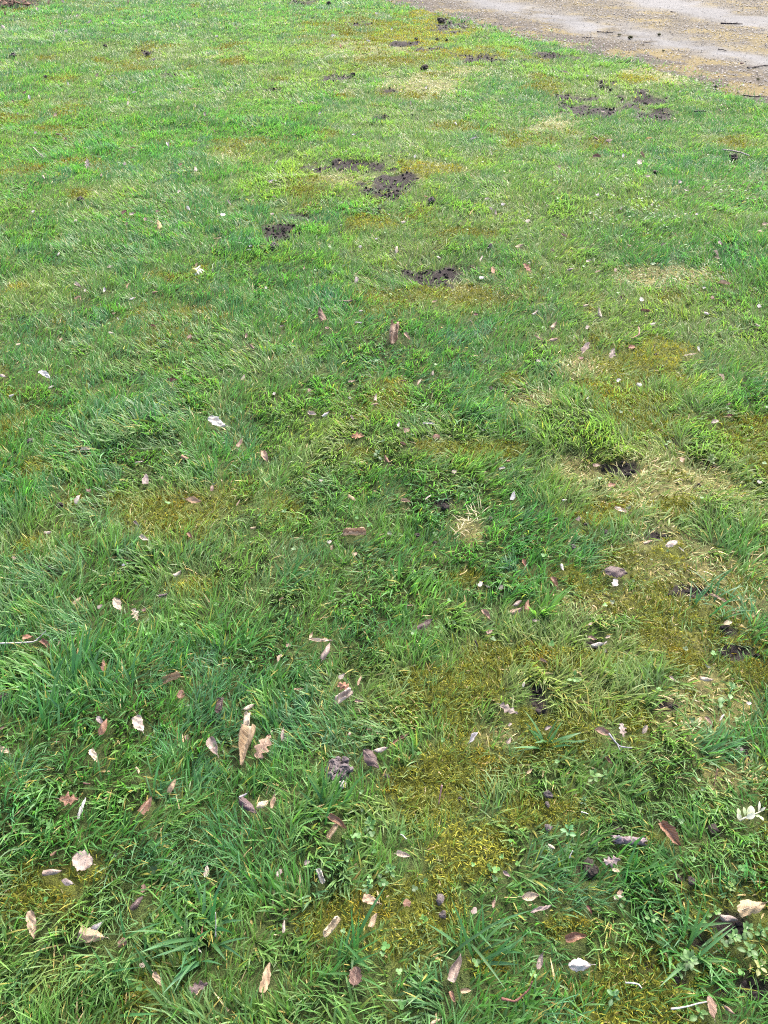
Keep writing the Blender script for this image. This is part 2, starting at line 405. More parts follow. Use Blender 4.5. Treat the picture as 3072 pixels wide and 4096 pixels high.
# ------------------------------------------------------------------ catalogue of the things that lie on the lawn
# columns: sheet column, sheet row, x, y, length, slope, form, colour | label      (sheet = one of 3 x 8 parts of the photograph)
LEAVES = """
0 0 190 627 36 110 flat white | small white leaf on edge near the left side of the far lawn
0 0 500 100 24 40 bit blush | pinkish white scrap high on the far lawn below the flower bed litter
0 0 245 60 34 110 curl blush | pale pink curled leaf just below the dark bed in the far left corner
0 0 430 200 28 35 bit pale | pale grey flake on the far lawn, a little above two faint lilac scraps
0 0 352 228 20 90 bit lilac | faint lilac scrap on the far lawn, left of the pale grey flake
0 0 580 140 36 35 flat pale | pale cream leaf tilted up in far grass right of the pinkish white scrap
0 0 730 150 18 60 bit white | tiny white flake beside a thin white sliver in the far grass
0 0 758 138 22 -10 strip white | thin white sliver lying right of a tiny white flake in far grass
0 0 930 108 20 80 bit white | small white chip alone in the far grass, upper middle of the left third
0 0 1272 98 32 -50 strip white | slanting white sliver in the far grass toward the mossy strip
0 0 1405 235 20 20 bit white | white chip in the far grass left of a pale thin curved leaf
0 0 1565 253 36 5 strip pale | pale thin curved leaf in far grass above the first yellow patch
0 0 1532 185 16 90 bit pink | tiny pink fragment above the pale thin curved leaf in far grass
0 0 998 384 26 20 bit grey | blue grey scrap to the right of a dark crumb in far grass
0 0 740 493 40 -12 strip white | thin white strip leaning on grass left of the small bare hole
0 0 628 487 26 100 bit pink | dull pink flake left of the thin white strip in far grass
0 0 440 540 26 95 flat white | narrow white leaf standing upright in the far left lawn
0 0 875 600 38 10 curl white | white curled sliver below the small bare hole on the far lawn
0 0 828 668 34 80 flat blush | pale pink leaf standing in grass below the white curled sliver
0 0 1168 600 22 80 bit white | white chip just left of a pale grass straw on the far lawn
0 0 1190 657 14 90 bit white | tiny white speck between a white chip and a pinkish white leaf
0 0 1262 682 30 110 flat blush | pinkish white leaf, upper one of two close together in the far middle lawn
0 0 1327 740 38 110 curl blush | pinkish white curled leaf, lower one of two close together in the far middle lawn
0 0 85 657 26 -30 flat brown | small brown leaf below the white leaf at the left side of the far lawn
0 0 160 600 22 50 bit brown | small brown fragment above left of the white leaf standing on edge
0 0 115 735 18 60 bit grey | little grey fragment near the left edge below the small brown leaf
0 0 360 745 28 75 bit pink | dull pink scrap in the left lawn below the narrow upright white leaf
0 0 35 88 40 90 curl brown | brown dead leaf at the foot of the flower bed, at the left edge
0 0 90 102 30 70 curl brown | brown dead leaf at the foot of the flower bed, second from the left edge
0 0 320 14 40 70 curl pink | dusty pink dead leaf at the right end of the flower bed
0 0 410 10 30 -40 flat blush | pale dead leaf lying on grass just right of the flower bed
0 0 830 10 34 85 curl brown | brown leaf at the very top of the lawn left of the mossy strip
0 0 390 152 22 80 bit rust | reddish scrap in the far grass below the dusty pink leaf of the bed
0 0 20 175 30 -50 bit pale | pale scrap at the left edge below the brown leaves of the bed
1 0 780 87 22 10 bit white | white chip on moss close to the driveway edge at the top
1 0 878 188 18 70 bit white | white chip on orange moss left of the dark mound by the driveway
1 0 728 264 36 -10 flat white | white leaf lying flat in grass on the left side of the yellow moss
1 0 498 230 26 20 bit white | white flake in the far grass left of the yellow moss strip
1 0 548 297 32 85 flat orange | orange pink leaf standing in grass left of the yellow moss strip
1 0 1103 568 26 85 flat white | white leaf standing upright above the deep gold moss cushion
1 0 295 656 18 10 bit white | small white flake in the lawn left of the gold moss cushion
1 0 413 735 26 30 bit white | white flake in the lawn below and right of a smaller white flake
1 0 1295 802 28 -60 flat white | slim white leaf leaning in grass below the deep gold moss cushion
1 0 1003 665 34 85 flat blush | pale pink leaf standing just below the deep gold moss cushion
1 0 445 610 28 -60 strip tan | tan strip in the lawn above the small white flakes of the far middle
2 0 345 467 38 -20 flat pink | pink leaf lying on the lawn corner below the brown driveway edge
2 0 335 595 40 45 strip pale | pale strip leaning up right beside moss, left of the dark bare soil
2 0 590 722 28 10 bit grey | grey flake lying on the dark bare soil near the driveway
2 0 1358 680 28 40 curl cream | cream curled leaf in grass near the corner of lawn and driveway
2 0 1350 715 34 -50 curl pink | dull pink leaf right below the cream curled leaf by the driveway corner
2 0 488 492 22 -10 bit white | white flake in grass right of the pink leaf below the driveway edge
2 0 1090 592 18 20 bit white | small white flake in grass between driveway edge and dark soil patch
2 0 1490 410 34 -5 flat brown | reddish brown leaf lying on the pale gravel at the right edge
0 1 378 42 40 -15 curl darkred | dark red curled leaf, upper of a touching pair in the left lawn
0 1 425 72 34 -35 curl pink | pink curled leaf, lower of a touching pair in the left lawn
0 1 567 230 70 95 oak blush | pink lobed oak leaf standing upright in the left lawn
0 1 1090 112 40 -65 fold white | white folded leaf in the lawn, bright against fresh green tuft on its right
0 1 120 205 30 30 curl tan | small tan curled leaf near the left edge above a dark gap in the grass
0 1 228 30 22 80 bit lilac | lilac scrap left of the touching dark red and pink pair
0 1 862 130 42 15 curl tan | thin tan curled leaf arched over grass right of the upright oak leaf
0 1 808 232 26 60 bit lilac | small lilac scrap in the lawn, right of the upright oak leaf
0 1 1170 237 30 20 bit rust | rust brown scrap in the lawn left of a whitish pink upright leaf
0 1 1267 265 40 100 flat blush | whitish pink leaf standing just right of a rust brown scrap
0 1 283 320 42 -60 curl blush | pale pink curled leaf leaning in the left lawn below the upright oak leaf
0 1 655 305 22 70 bit tan | small tan chip in grass below and right of the upright oak leaf
0 1 803 545 50 40 flat darkred | dark red leaf leaning up from a hollow, beside a pale pink scrap
0 1 855 558 42 10 bit blush | pale pink scrap touching the right side of a dark red leaf
0 1 822 620 24 60 bit brown | little dark brown chip below the dark red leaf in the hollow
0 1 1018 540 22 30 bit brown | little brown chip to the right of the pale pink scrap in the lawn
0 1 1220 520 42 -60 flat white | white leaf leaning in dark grass, left of a small white star-shaped scrap
0 1 1445 562 38 10 bit white | white jagged scrap beneath a pinkish grey strip in the lawn
0 1 1487 485 50 -55 strip lilac | pinkish grey strip leaning just above a white jagged scrap
0 1 1160 412 28 30 bit pale | greyish pale scrap in the lawn above the white leaning leaf
0 1 942 592 26 -70 bit pink | pink chip left of a straw-coloured shrivelled leaf
0 1 1030 630 66 100 curl straw | straw-coloured shrivelled leaf standing in the left lawn
0 1 1622 765 26 20 round silver | round bluish white leaf at the left of the lower bare soil patch
0 1 1615 790 42 0 strip white | white strip right beneath the round bluish white leaf
0 1 1620 720 34 -20 curl pale | pale curled leaf just above the round bluish white leaf
0 1 380 815 30 60 flat white | small whitish leaf in left lawn, just above a ribbed white one
0 1 215 540 28 30 bit white | white flake in the left lawn, above bluish long grass
0 1 490 600 30 20 bit pale | pale flake at the lower rim of a dark hollow in the left lawn
0 1 1390 20 34 -60 strip pink | pink strip in the lawn left of the bright green tuft
0 1 1415 715 64 10 strip tan | tan straw strip lying in yellowish grass left of the lower bare patch
0 1 1640 468 30 15 flat tan | tan leaf lying in the lawn left of the upper bare patch
1 1 135 218 40 60 strip white | white strip leaning up right, left of the upper bare soil patch
1 1 100 345 46 30 curl white | white crumpled leaf in the lawn left of the upper bare soil patch
1 1 118 445 30 20 curl blush | small pale pink curl above a tan crumb, left of the bare patches
1 1 107 556 30 10 bit grey | grey tan scrap just above the lower left bare soil patch
1 1 870 180 38 -10 curl blush | whitish pink curl in the lawn straight above the right-hand bare patch
1 1 1030 183 26 80 bit white | white chip in the lawn, right of a whitish pink curl above the bare patch
1 1 632 42 34 5 flat silver | silvery leaf lying beside yellow moss above the upper bare patch
1 1 1100 443 32 -20 flat orange | orange pink leaf in grass directly right of the dark bare patch
1 1 1525 165 38 -65 strip blush | pale pink strip leaning in the right half of the middle lawn
1 1 1410 65 54 20 strip white | long white sliver slanting in grass above a pale pink strip
1 1 1497 458 36 5 flat blush | whitish leaf lying flat in the lawn, left of a smaller white one
1 1 1600 494 30 5 bit white | small white leaf right of a whitish flat one in the lawn
1 1 1522 525 42 -40 curl blush | whitish pink curled leaf, left of a grey brown upright one touching it
1 1 1553 548 44 95 curl grey | grey brown upright leaf touching a whitish pink curled one
1 1 955 610 34 10 bit blush | pale pink flake below the large dark bare patch, beside green blades
1 1 780 718 20 0 round white | small round white chip in the gold moss between the bare patches
1 1 910 790 62 80 curl blush | pinkish tan crumpled leaf standing below the gold moss
1 1 675 770 28 20 bit white | white chip left of the pinkish tan crumpled leaf below gold moss
1 1 1395 545 50 55 strip straw | pale straw strip in the lawn left of the whitish pink curled leaf
2 1 630 80 52 10 oak pink | rosy lobed oak leaf lying on the lawn below the dark soil by the driveway
2 1 545 68 40 -40 curl rust | reddish curled leaf left of the rosy lobed oak leaf
2 1 890 68 46 10 curl straw | straw yellow ragged leaf right of the rosy lobed oak leaf
2 1 552 187 64 -4 curl brown | dark brownish red leaf lying level in the right lawn
2 1 845 178 54 -55 curl pink | pink curled leaf leaning in the right lawn, above a paler pink scrap
2 1 825 222 42 60 bit blush | pale pink scrap touching the foot of the leaning pink curled leaf
2 1 720 178 36 80 flat silver | silvery upright leaf between the dark level leaf and the leaning pink one
2 1 307 250 24 60 bit pink | small pink chip in bright grass left of the dark level leaf
2 1 882 312 28 20 bit blush | whitish flake touching a dark crumb below the pale pink scrap
2 1 1240 383 34 60 curl pink | pink curl in the right lawn, right of a whitish flat leaf
2 1 1130 405 44 -10 flat blush | whitish pink leaf lying flat, left of a small pink curl
2 1 1208 295 30 85 strip rust | rust sliver standing in the right lawn above the small pink curl
2 1 1088 350 26 45 bit lilac | lilac scrap in the right lawn above a whitish pink flat leaf
2 1 555 433 26 30 bit white | white flake in dark green clover of the right lawn
2 1 708 522 34 60 curl lilac | lilac brown curl in dark green clover, right of a white flake
2 1 102 603 36 30 bit blush | blush white scrap in tall soft grass of the middle lawn
2 1 1197 558 24 0 round white | bright white rounded chip in the right lawn
2 1 908 497 20 60 bit pale | tiny pale chip among the clover left of the bright rounded chip
2 1 337 700 56 -25 curl pink | rolled pinkish brown leaf in the grass left of the clover bed
2 1 50 765 64 20 flat tan | broad tan leaf with upturned edge beside yellow moss in the middle lawn
2 1 262 797 46 -40 curl pink | pinkish curl below the yellow moss, right of the broad tan leaf
2 1 760 763 36 -10 curl pink | pinkish tan curl in long grass below the clover bed
2 1 980 757 42 20 curl grey | grey brown curled leaf in grass right of a pinkish tan curl
2 1 1065 695 46 -55 strip orange | orange tan sliver leaning above the grey brown curled leaf
2 1 1273 745 38 20 curl cream | cream curl of leaf above a cream one standing in the right lawn
2 1 1348 745 36 -20 bit grey | greyish scrap right of the cream curl in the right lawn
2 1 1640 622 46 12 flat pink | pinkish tan leaf at the right edge, above another tan leaf
2 1 1613 670 48 -5 flat tan | tan leaf at the right edge, below a pinkish tan one
2 1 1322 815 52 -55 fold cream | cream folded leaf leaning in the right lawn just above pink stub
0 2 718 68 50 20 flat blush | ribbed whitish pink leaf lying in the left lawn, bright on dark grass
0 2 508 195 52 -30 fold blush | whitish pink folded leaf, largest of a cluster of scraps at left
0 2 830 196 46 70 curl tan | tan curled leaf with pale back standing right of the left scrap cluster
0 2 1005 235 46 10 curl rust | rust crumpled leaf in the grass below the yellow-tipped flower, at its left
0 2 678 222 44 85 curl white | white slim curl standing between a folded leaf and a tan curled leaf
0 2 553 222 24 80 bit pale | pale chip at the lower right end of the whitish pink folded leaf
0 2 505 268 54 20 flat rust | red brown leaf with white tip below the whitish pink folded leaf
0 2 858 275 44 20 flat white | whitish leaf lying below the standing tan curled leaf
0 2 1275 55 34 70 curl tan | little tan curl touching the top of the yellow-tipped flower
0 2 995 455 44 -20 curl rust | rust curl on the left rim of a dark grassy hummock
0 2 720 498 42 -10 flat pale | pale flat scrap in the lawn between two rust coloured curls
0 2 398 540 34 55 curl pink | brownish pink curl in the lawn, right of a cream flake near the left edge
0 2 118 572 44 5 flat cream | cream flake in grass near the left edge above a white ribbed leaf
0 2 1595 520 48 75 curl pink | pink curl standing in bluish grass right of the dark hummock
0 2 1640 595 50 -35 curl brown | brown curl lying below the pink curl in bluish grass
0 2 1228 525 34 60 bit brown | brown scrap half hidden in the top of the dark hummock
0 2 15 775 54 -20 flat blush | whitish leaf cut by the left edge of the lawn
0 2 293 770 90 -35 flat white | white ribbed leaf with brown corner near the left edge
0 2 1118 808 70 10 curl darkred | reddish brown curled leaf with pale rim in the left lawn
0 2 1575 790 52 60 flat blush | whitish pink rounded leaf in fine grass of the left middle lawn
0 2 740 372 24 30 bit brown | tiny brown chip above a white twist of grass in the left lawn
0 2 765 408 28 -60 strip white | white twist just below a tiny brown chip in the left lawn
1 2 425 388 96 110 flat brown | large dark brown leaf standing upright in the middle lawn
1 2 595 298 80 5 curl brown | dark brown curled leaf lying in a hollow above the upright brown leaf
1 2 650 155 50 80 flat lilac | blue grey leaf standing left of the lowest bare soil patch
1 2 680 355 36 10 curl pale | pale beige curl in tall grass right of the dark curled leaf
1 2 667 432 60 -8 strip white | white bark-like strip in the grass right of the upright brown leaf
1 2 892 505 130 80 roll pink | tall pink rolled leaf standing up in the middle of the lawn
1 2 980 525 66 -50 curl tan | beige crumpled leaf just right of the tall pink rolled leaf
1 2 460 467 30 -30 bit brown | brown chip at the foot of the upright dark brown leaf
1 2 170 455 40 15 curl lilac | lilac grey curl in fine grass left of the upright brown leaf
1 2 1145 758 38 80 curl grey | grey brown curl in yellowish grass of the middle lawn
1 2 622 815 56 15 curl cream | cream curled leaf with pink edge below the white bark-like strip
1 2 1060 815 50 60 curl cream | cream twist leaning at the right end of mossy grass, above green blades
1 2 312 78 30 70 curl tan | tan little curl below the lower left bare soil patch
1 2 1535 90 50 100 flat orange | orange pink slim leaf standing right of the lowest bare soil patch
1 2 1460 15 46 60 strip pale | pale strip above and left of the orange pink slim leaf
1 2 1185 8 42 -30 flat blush | whitish pink leaf lying over the top of the lowest bare soil patch
1 2 1158 295 42 18 flat tan | tan little leaf in dark blades below the lowest bare soil patch
1 2 1425 380 36 10 bit darkred | dark red chip with white rim in yellow moss, right of the tan little leaf
1 2 1395 425 36 -50 strip grey | grey sliver below a dark red chip, middle lawn toward the right
1 2 1460 140 36 10 bit white | white chip beneath the orange pink slim leaf
1 2 65 205 20 80 bit white | white speck in grass left of the upright brown leaf, beside a dark dot
1 2 955 808 50 5 strip brown | thin brown strip in the grass left of a cream twist
2 2 100 78 78 -50 oak orange | orange brown oak leaf leaning in tall grass right of the bare patches
2 2 497 32 42 20 flat blush | pale pink leaf right of the leaning orange oak leaf, near the row of scraps
2 2 380 88 54 10 curl grey | grey curled leaf on straw-coloured grass right of the orange oak leaf
2 2 555 100 46 25 strip pink | pink tan strip right of the grey curled leaf on straw-coloured grass
2 2 670 90 28 80 bit pink | pink chip right of the pink tan strip on straw-coloured grass
2 2 915 50 46 5 flat green | pale green leaf lying in straw-coloured grass of the right lawn
2 2 1330 10 38 -20 bit pink | pink stub directly under the leaning cream folded leaf
2 2 1375 182 96 -2 fold tan | long tan folded leaf lying level in the right lawn
2 2 1300 270 28 80 bit darkred | dark red chip below and left of the long tan folded leaf
2 2 1600 325 28 60 bit white | white chip near the right edge below the long tan folded leaf
2 2 1245 205 24 20 bit white | white star-like chip left of the long tan folded leaf
2 2 707 272 32 -70 curl brown | small brown curl in dry grass above a dark and white rolled leaf
2 2 838 282 30 70 bit white | white chip in dry grass straight above a dark and white rolled leaf
2 2 480 320 44 15 curl cream | cream curl in the grass above a tall whitish curl on moss
2 2 150 370 50 40 curl blush | pale pink ragged leaf in the grass above two crumpled tan leaves
2 2 567 372 70 105 curl blush | tall whitish curl on a brown mossy knob
2 2 863 360 62 -8 roll brown | dark and white rolled leaf lying level in dark green blades
2 2 268 455 66 45 curl tan | crumpled tan leaf, upper of two alike in the right middle lawn
2 2 270 543 66 10 curl pink | crumpled pink brown leaf, lower of two in the right middle lawn
2 2 488 462 34 35 bit pale | pale chip beneath the brown mossy knob
2 2 172 530 74 -32 strip tan | slim tan strip left of the lower crumpled leaf
2 2 480 600 84 58 fold blush | whitish pink leaf folded to a narrow V, pointing up
2 2 650 630 76 70 oak grey | greyish oak leaf flat on the grass right of the folded V leaf
2 2 775 590 48 0 bit orange | orange brown scrap on yellow moss right of the greyish oak leaf
2 2 1155 640 92 10 strip cream | long cream strip lying on yellow moss in the right lawn
2 2 1210 605 42 -75 flat white | white leaf standing at the right end of the long cream strip
2 2 1260 372 48 -20 flat pale | pale leaf lying among long bent blades in the right lawn
2 2 1595 450 46 -25 flat blush | pale leaf near the right edge lying across bent blades
2 2 450 662 34 20 bit darkred | red brown chip below the folded V leaf
2 2 1360 793 64 -55 curl cream | crumpled cream brown leaf in the lower right of the yellow moss
2 2 690 805 34 40 bit white | white chip at the lower edge of the dry grass below the greyish oak leaf
2 2 915 440 46 20 flat pale | faded leaf lying on yellow moss, above the pink stem
2 2 172 680 32 20 bit pale | pale scrap in bright grass under the slim tan strip
0 3 1408 250 124 -28 flat white | biggest white leaf, lying clean and flat in the left lawn
0 3 332 18 46 20 flat white | white torn leaf just under the white ribbed leaf at left
0 3 78 73 44 15 tent white | white tent-shaped scrap near the left edge of the lawn
0 3 978 160 34 40 curl white | white curl at the top of the coarse grass clump
0 3 1118 8 40 85 strip pink | pink sliver below the reddish brown curled leaf with pale rim
0 3 1200 480 62 -15 tent rust | rust three-cornered leaf left of yellow blades, below the coarse clump
0 3 1553 385 70 62 curl pink | pink curved leaf standing below the biggest white leaf
0 3 560 425 72 5 curl pale | pale arched leaf half covered by blades below the coarse clump
0 3 945 618 74 85 flat lilac | pinkish grey leaf standing in a mossy hollow of the left lawn
0 3 1050 608 34 60 curl tan | small tan shell-like curl right of the standing pinkish grey leaf
0 3 1375 675 46 80 curl pink | pink brown shell-like leaf above a large tan curled leaf
0 3 1255 760 110 -8 curl tan | large tan curled leaf with ribs, lying level on moss
0 3 1545 770 56 60 strip pink | pinkish ribbed sliver right of the large tan curled leaf
0 3 508 750 72 70 curl pale | pale grey pink curl leaning beside dark soil crumbs
0 3 1165 385 30 30 bit pink | pink chip above the rust three-cornered leaf
0 3 905 505 70 10 strip pale | pale strip lying over blades above the standing pinkish grey leaf
0 3 575 690 40 10 bit brown | brown chip in mossy grass right of the pale grey pink curl
1 3 775 90 56 80 curl blush | whitish pink crumpled leaf standing in the middle of the lawn
1 3 770 132 58 10 curl tan | tan thin leaf right below the whitish pink crumpled one
1 3 365 195 70 -12 curl pale | pale crumpled leaf, left of a pair in soft grass
1 3 450 198 60 30 curl white | white twisted leaf, right of a pair in soft grass
1 3 625 222 44 -60 curl blush | pale pink curl in soft grass above the orange brown lobed leaf
1 3 663 338 82 0 oak orange | orange brown lobed leaf lying edge-on in the centre lawn
1 3 1220 203 48 25 strip blush | pinkish white strip beside clover leaves in the centre lawn
1 3 955 388 48 -20 curl rust | rust brown curl in the grass right of the orange brown lobed leaf
1 3 850 495 64 -55 curl rust | rust brown shell of a leaf beside a rosette of small green leaves
1 3 925 262 44 80 curl white | white twisted scrap standing in soft grass of the centre lawn
1 3 1120 257 80 -2 strip white | white strip lying level below the clover in the centre lawn
1 3 1170 340 50 10 bit rust | rust scrap beneath the level white strip in the centre lawn
1 3 1635 500 44 15 curl rust | rust curl right above a white torn leaf in dry grass
1 3 1595 548 50 10 curl white | white torn leaf under a rust curl in dry grass
1 3 1285 570 38 30 bit grey | grey chip in dark green blades above golden moss
1 3 58 470 84 -65 curl tan | slim pinkish tan curl leaning at the left of the centre lawn
1 3 622 740 72 -38 flat tan | pale tan leaf lying in grass above the torn tan leaf
1 3 970 762 72 -10 fold tan | tan V-folded leaf in dark blades of the centre lawn
1 3 1115 735 58 38 strip pale | pale slim leaf to the right of the tan V-folded leaf
1 3 425 625 34 5 bit white | small white chip in long bent grass of the centre lawn
1 3 345 40 28 75 bit pink | pink chip in long grass at the upper left of the centre lawn
1 3 117 62 26 50 bit white | white chip near the left end of the long grass in the centre lawn
1 3 975 300 48 25 bit pink | pink scrap between the white twisted scrap and the level white strip
2 3 1415 207 54 10 fold darkred | dark red folded scrap with white rim near the right edge
2 3 1315 245 58 20 flat grey | grey tan leaf left of the dark red folded scrap
2 3 825 5 44 -20 bit white | white chip at the top of the dry patch on the right
2 3 490 90 34 40 strip white | white sliver beside a blue green blade in the right lawn
2 3 550 528 54 0 flat pink | pinkish tan leaf on dry straw left of the bare soil
2 3 340 752 38 0 tent white | white tent-shaped chip below the dry straw, beside moss
2 3 8 725 68 75 flat silver | silvery leaf standing left of the dry straw patch
2 3 1605 637 42 -20 bit white | white chip near the right edge in dense green blades
2 3 1405 130 38 20 bit brown | brown scrap in dense green blades above the dark red folded scrap
2 3 1100 490 38 40 bit tan | tan scrap beside the bare soil on the right
2 3 645 655 52 15 bit orange | orange pink dried scrap on straw below the bare soil
2 3 705 818 96 -22 flat cream | cream leaf lying on bright gold moss at the right
0 4 937 172 70 -28 flat blush | pale ribbed leaf on a blade of grass, left of a brown pink one
0 4 1235 157 54 -45 curl rust | brown pink curl on moss, right of a pale ribbed leaf
0 4 885 78 56 -45 curl lilac | grey pink curl above the pale ribbed leaf
0 4 313 133 54 0 flat grey | grey tan leaf lying dim in grass near the left
0 4 810 338 48 20 flat silver | silvery translucent leaf deep in dark blades at the left
0 4 1155 400 68 32 curl blush | pale pink twisted strip above a patch of bright moss
0 4 503 572 76 40 flat tan | tan ribbed leaf to the left of a whitish ribbed oval one
0 4 760 602 94 -65 flat blush | whitish ribbed oval leaf standing out below dark blades
0 4 880 668 82 -70 oak blush | pale pink ragged leaf right of the whitish ribbed oval one
0 4 935 633 36 60 bit brown | brown scrap touching the top of the pale pink ragged leaf
0 4 1062 540 72 15 curl purple | dark purple grey crumpled leaf under the patch of bright moss
0 4 180 810 72 5 flat orange | orange tan leaf dim under blades near the left edge
0 4 650 612 46 30 bit grey | dim grey scrap left of the whitish ribbed oval leaf
0 4 90 300 34 -60 bit pink | pink chip in the left grass above a dark soil crumb
0 4 1640 105 48 10 curl tan | tan curl on moss to the left of the torn tan leaf
1 4 638 145 150 3 roll tan | large torn tan leaf rolled at its edges, near the centre
1 4 477 195 34 30 bit white | white chip lower left of the large torn tan leaf
1 4 490 228 40 75 curl pink | pink curl under the white chip near the large torn tan leaf
1 4 640 272 40 20 bit tan | tan chip below the large torn tan leaf
1 4 165 565 46 45 fold pink | small pink folded leaf in the grass left of centre
1 4 1095 730 126 32 flat purple | purplish brown pointed leaf tilted in grass right of centre
1 4 1490 665 86 -50 curl pink | slim pinkish leaf in grass right of the purplish pointed leaf
1 4 1515 775 48 25 flat pink | small pinkish leaf below the slim pinkish one
1 4 1455 467 46 50 bit white | white chip in soft grass above the slim pinkish leaf
1 4 1590 490 42 60 bit lilac | lilac scrap in grass right of the white chip
1 4 1000 605 50 0 strip tan | tan splinter in bent grass above the purplish pointed leaf
1 4 360 800 52 70 curl tan | tan curl standing at the left end of the long cream leaf
2 4 677 390 150 -5 flat purple | slate purple leaf lying level on moss at the right
2 4 275 460 84 -58 curl rust | pink brown curl pointing down beside the light green tuft
2 4 1035 205 88 25 flat blush | whitish veined leaf beside black soil on the right
2 4 880 197 66 15 curl tan | pinkish tan curl left of the whitish veined leaf by black soil
2 4 1410 100 52 45 strip straw | straw sliver upright in dry grass at the right
2 4 30 642 84 25 tent pink | pink three-cornered leaf at the left foot of the light green tuft
2 4 98 608 74 80 curl rust | rusty curled leaf between the pink three-cornered leaf and the green tuft
2 4 35 592 70 30 curl grey | grey tan curl just above the pink three-cornered leaf
2 4 155 705 56 0 flat grey | grey tan flat leaf beneath the light green tuft
2 4 508 725 40 30 flat cream | small cream leaf in moss right of the light green tuft
2 4 620 810 46 30 curl blush | little blush curl above the white torn leaf on soil
2 4 520 820 66 -20 curl pink | pinkish flat curl left of the little blush curl
2 4 1398 720 64 18 curl cream | cream curl standing over a black hole in the right grass
2 4 668 458 52 60 bit white | white bent chip beneath the slate purple leaf
2 4 80 330 60 -75 curl orange | rusty orange twist in grass above the light green tuft
2 4 325 360 52 -70 curl white | white twist left of the slate purple leaf
2 4 1340 560 140 -25 strip tan | tan splintered strip lying across bare ground at the right
2 4 430 45 40 80 bit purple | purple chip in grass left of the gold moss
2 4 1100 245 56 -40 strip white | white sliver right below the whitish veined leaf
0 5 297 30 88 -38 curl rust | brown and tan rolled leaf at the upper left, beside a yellow blade
0 5 385 20 52 60 flat tan | tan scrap right of the brown and tan rolled leaf
0 5 670 175 96 85 curl rust | dull brown curl half buried in broad blades at the left
0 5 1115 255 124 20 roll tan | pinkish tan rolled leaf, above a small round rusty leaf
0 5 1172 352 64 80 round rust | small round rusty leaf with ribs, lying on grass
0 5 1430 425 104 80 roll purple | frayed dark leaf remnant right of the small round rusty leaf
0 5 1612 437 80 25 curl blush | hooked pale leaf tip above a stack of tan rolled leaves
0 5 1603 530 118 80 roll pale | slim grey tan rolled leaf, touching the biggest tan rolled leaf
0 5 1597 690 260 76 cone tan | biggest tan rolled leaf, like a cone, pointing down
0 5 670 560 124 68 curl rust | dark brown leaf with pale underside among broad blades
0 5 648 520 72 -50 flat lilac | grey leaf behind the dark brown one among broad blades
0 5 903 550 112 -62 flat pale | pale speckled leaf slanting down, right of the broad blades
0 5 613 750 98 -65 flat cream | cream ribbed leaf slanting among blades near the lower left
0 5 28 715 84 -28 flat cream | cream leaf cut by the left edge
0 5 15 575 60 30 curl pink | pinkish curl at the left edge above a cream leaf
0 5 1385 690 124 -65 curl grey | ragged grey brown leaf left of the biggest tan rolled leaf
0 5 1210 630 40 80 bit pink | pink chip in grass left of the ragged grey brown leaf
0 5 370 660 46 0 strip tan | tan splinter low in the broad blades
1 5 420 3 160 -2 strip cream | long cream leaf lying level, left of centre
1 5 455 75 124 65 curl grey | grey tan slim curl under the long cream leaf
1 5 155 113 60 60 fold cream | cream folded scrap in grass left of the grey tan slim curl
1 5 210 35 40 20 bit pink | pink chip above the cream folded scrap
1 5 575 302 90 -25 oak orange | orange pink lobed leaf just above a cream grey rolled leaf
1 5 557 235 60 40 flat lilac | lilac pink leaf above the orange pink lobed leaf
1 5 565 372 136 36 roll pale | cream grey rolled leaf under the orange pink lobed leaf
1 5 668 400 64 -5 curl pink | pink grey curl right of the cream grey rolled leaf
1 5 50 692 176 62 oak pink | brownish pink oak leaf beside the biggest tan rolled leaf
1 5 745 772 160 -50 flat purple | dark purple oval leaf lying next to the crumbly soil mound
1 5 810 712 96 15 curl blush | pale curled leaf touching the top of the dark purple oval leaf
1 5 930 645 150 32 strip rust | slim rusty curved leaf above the pale curled leaf
1 5 735 578 46 10 curl tan | small tan shell of a leaf left of the slim rusty curved leaf
1 5 607 605 34 80 bit cream | cream chip left of the small tan shell
1 5 1637 452 130 -28 oak lilac | lilac grey lobed leaf lying on gold moss
1 5 1412 632 88 52 fold silver | silver grey folded leaf in grass left of the brown scrap
1 5 1640 650 54 60 curl grey | grey brown curl right of the silver grey folded leaf
1 5 1645 548 34 40 bit blush | blush chip under the lilac grey lobed leaf
1 5 175 612 80 85 curl grey | dim grey frayed leaf right of the brownish pink oak leaf
1 5 275 318 76 3 strip tan | tan strip in grass left of the orange pink lobed leaf
1 5 670 262 76 70 strip tan | tan strip upright right of the orange pink lobed leaf
2 5 555 32 98 10 curl white | white torn leaf lying on dark soil
2 5 605 16 38 40 curl white | white hooked scrap at the right end of the white torn leaf
2 5 76 292 44 70 fold white | white folded scrap on moss above a dark hollow
2 5 205 138 62 -25 curl pink | pinkish brown curl on moss below a green clump
2 5 1275 525 76 -48 flat pink | pink leaf on straw, right of a tan upright sliver
2 5 1215 525 68 75 strip tan | tan upright sliver left of a pink leaf on straw
2 5 1360 500 60 55 strip white | white seed-like sliver right of the pink leaf on straw
2 5 1255 255 92 -10 curl blush | pinkish white dried tangle on straw at the right
2 5 1035 250 60 -40 curl blush | whitish shrivelled scrap left of the pinkish dried tangle
2 5 715 585 92 -80 oak blush | pale ragged upright leaf above the bent grey stem
2 5 590 600 116 -18 curl pink | pink tan curl at the upper end of the bent grey stem
2 5 235 570 54 30 curl lilac | lilac grey curl in olive moss
2 5 860 580 72 55 curl grey | grey tan frayed leaf right of the pale ragged upright one
2 5 1535 410 42 0 round white | bright white petal-like chip near the right edge
2 5 625 780 72 -50 curl rust | purple brown curl below the bent grey stem
2 5 1475 715 52 20 bit lilac | lilac grey scrap beside black soil near the right edge
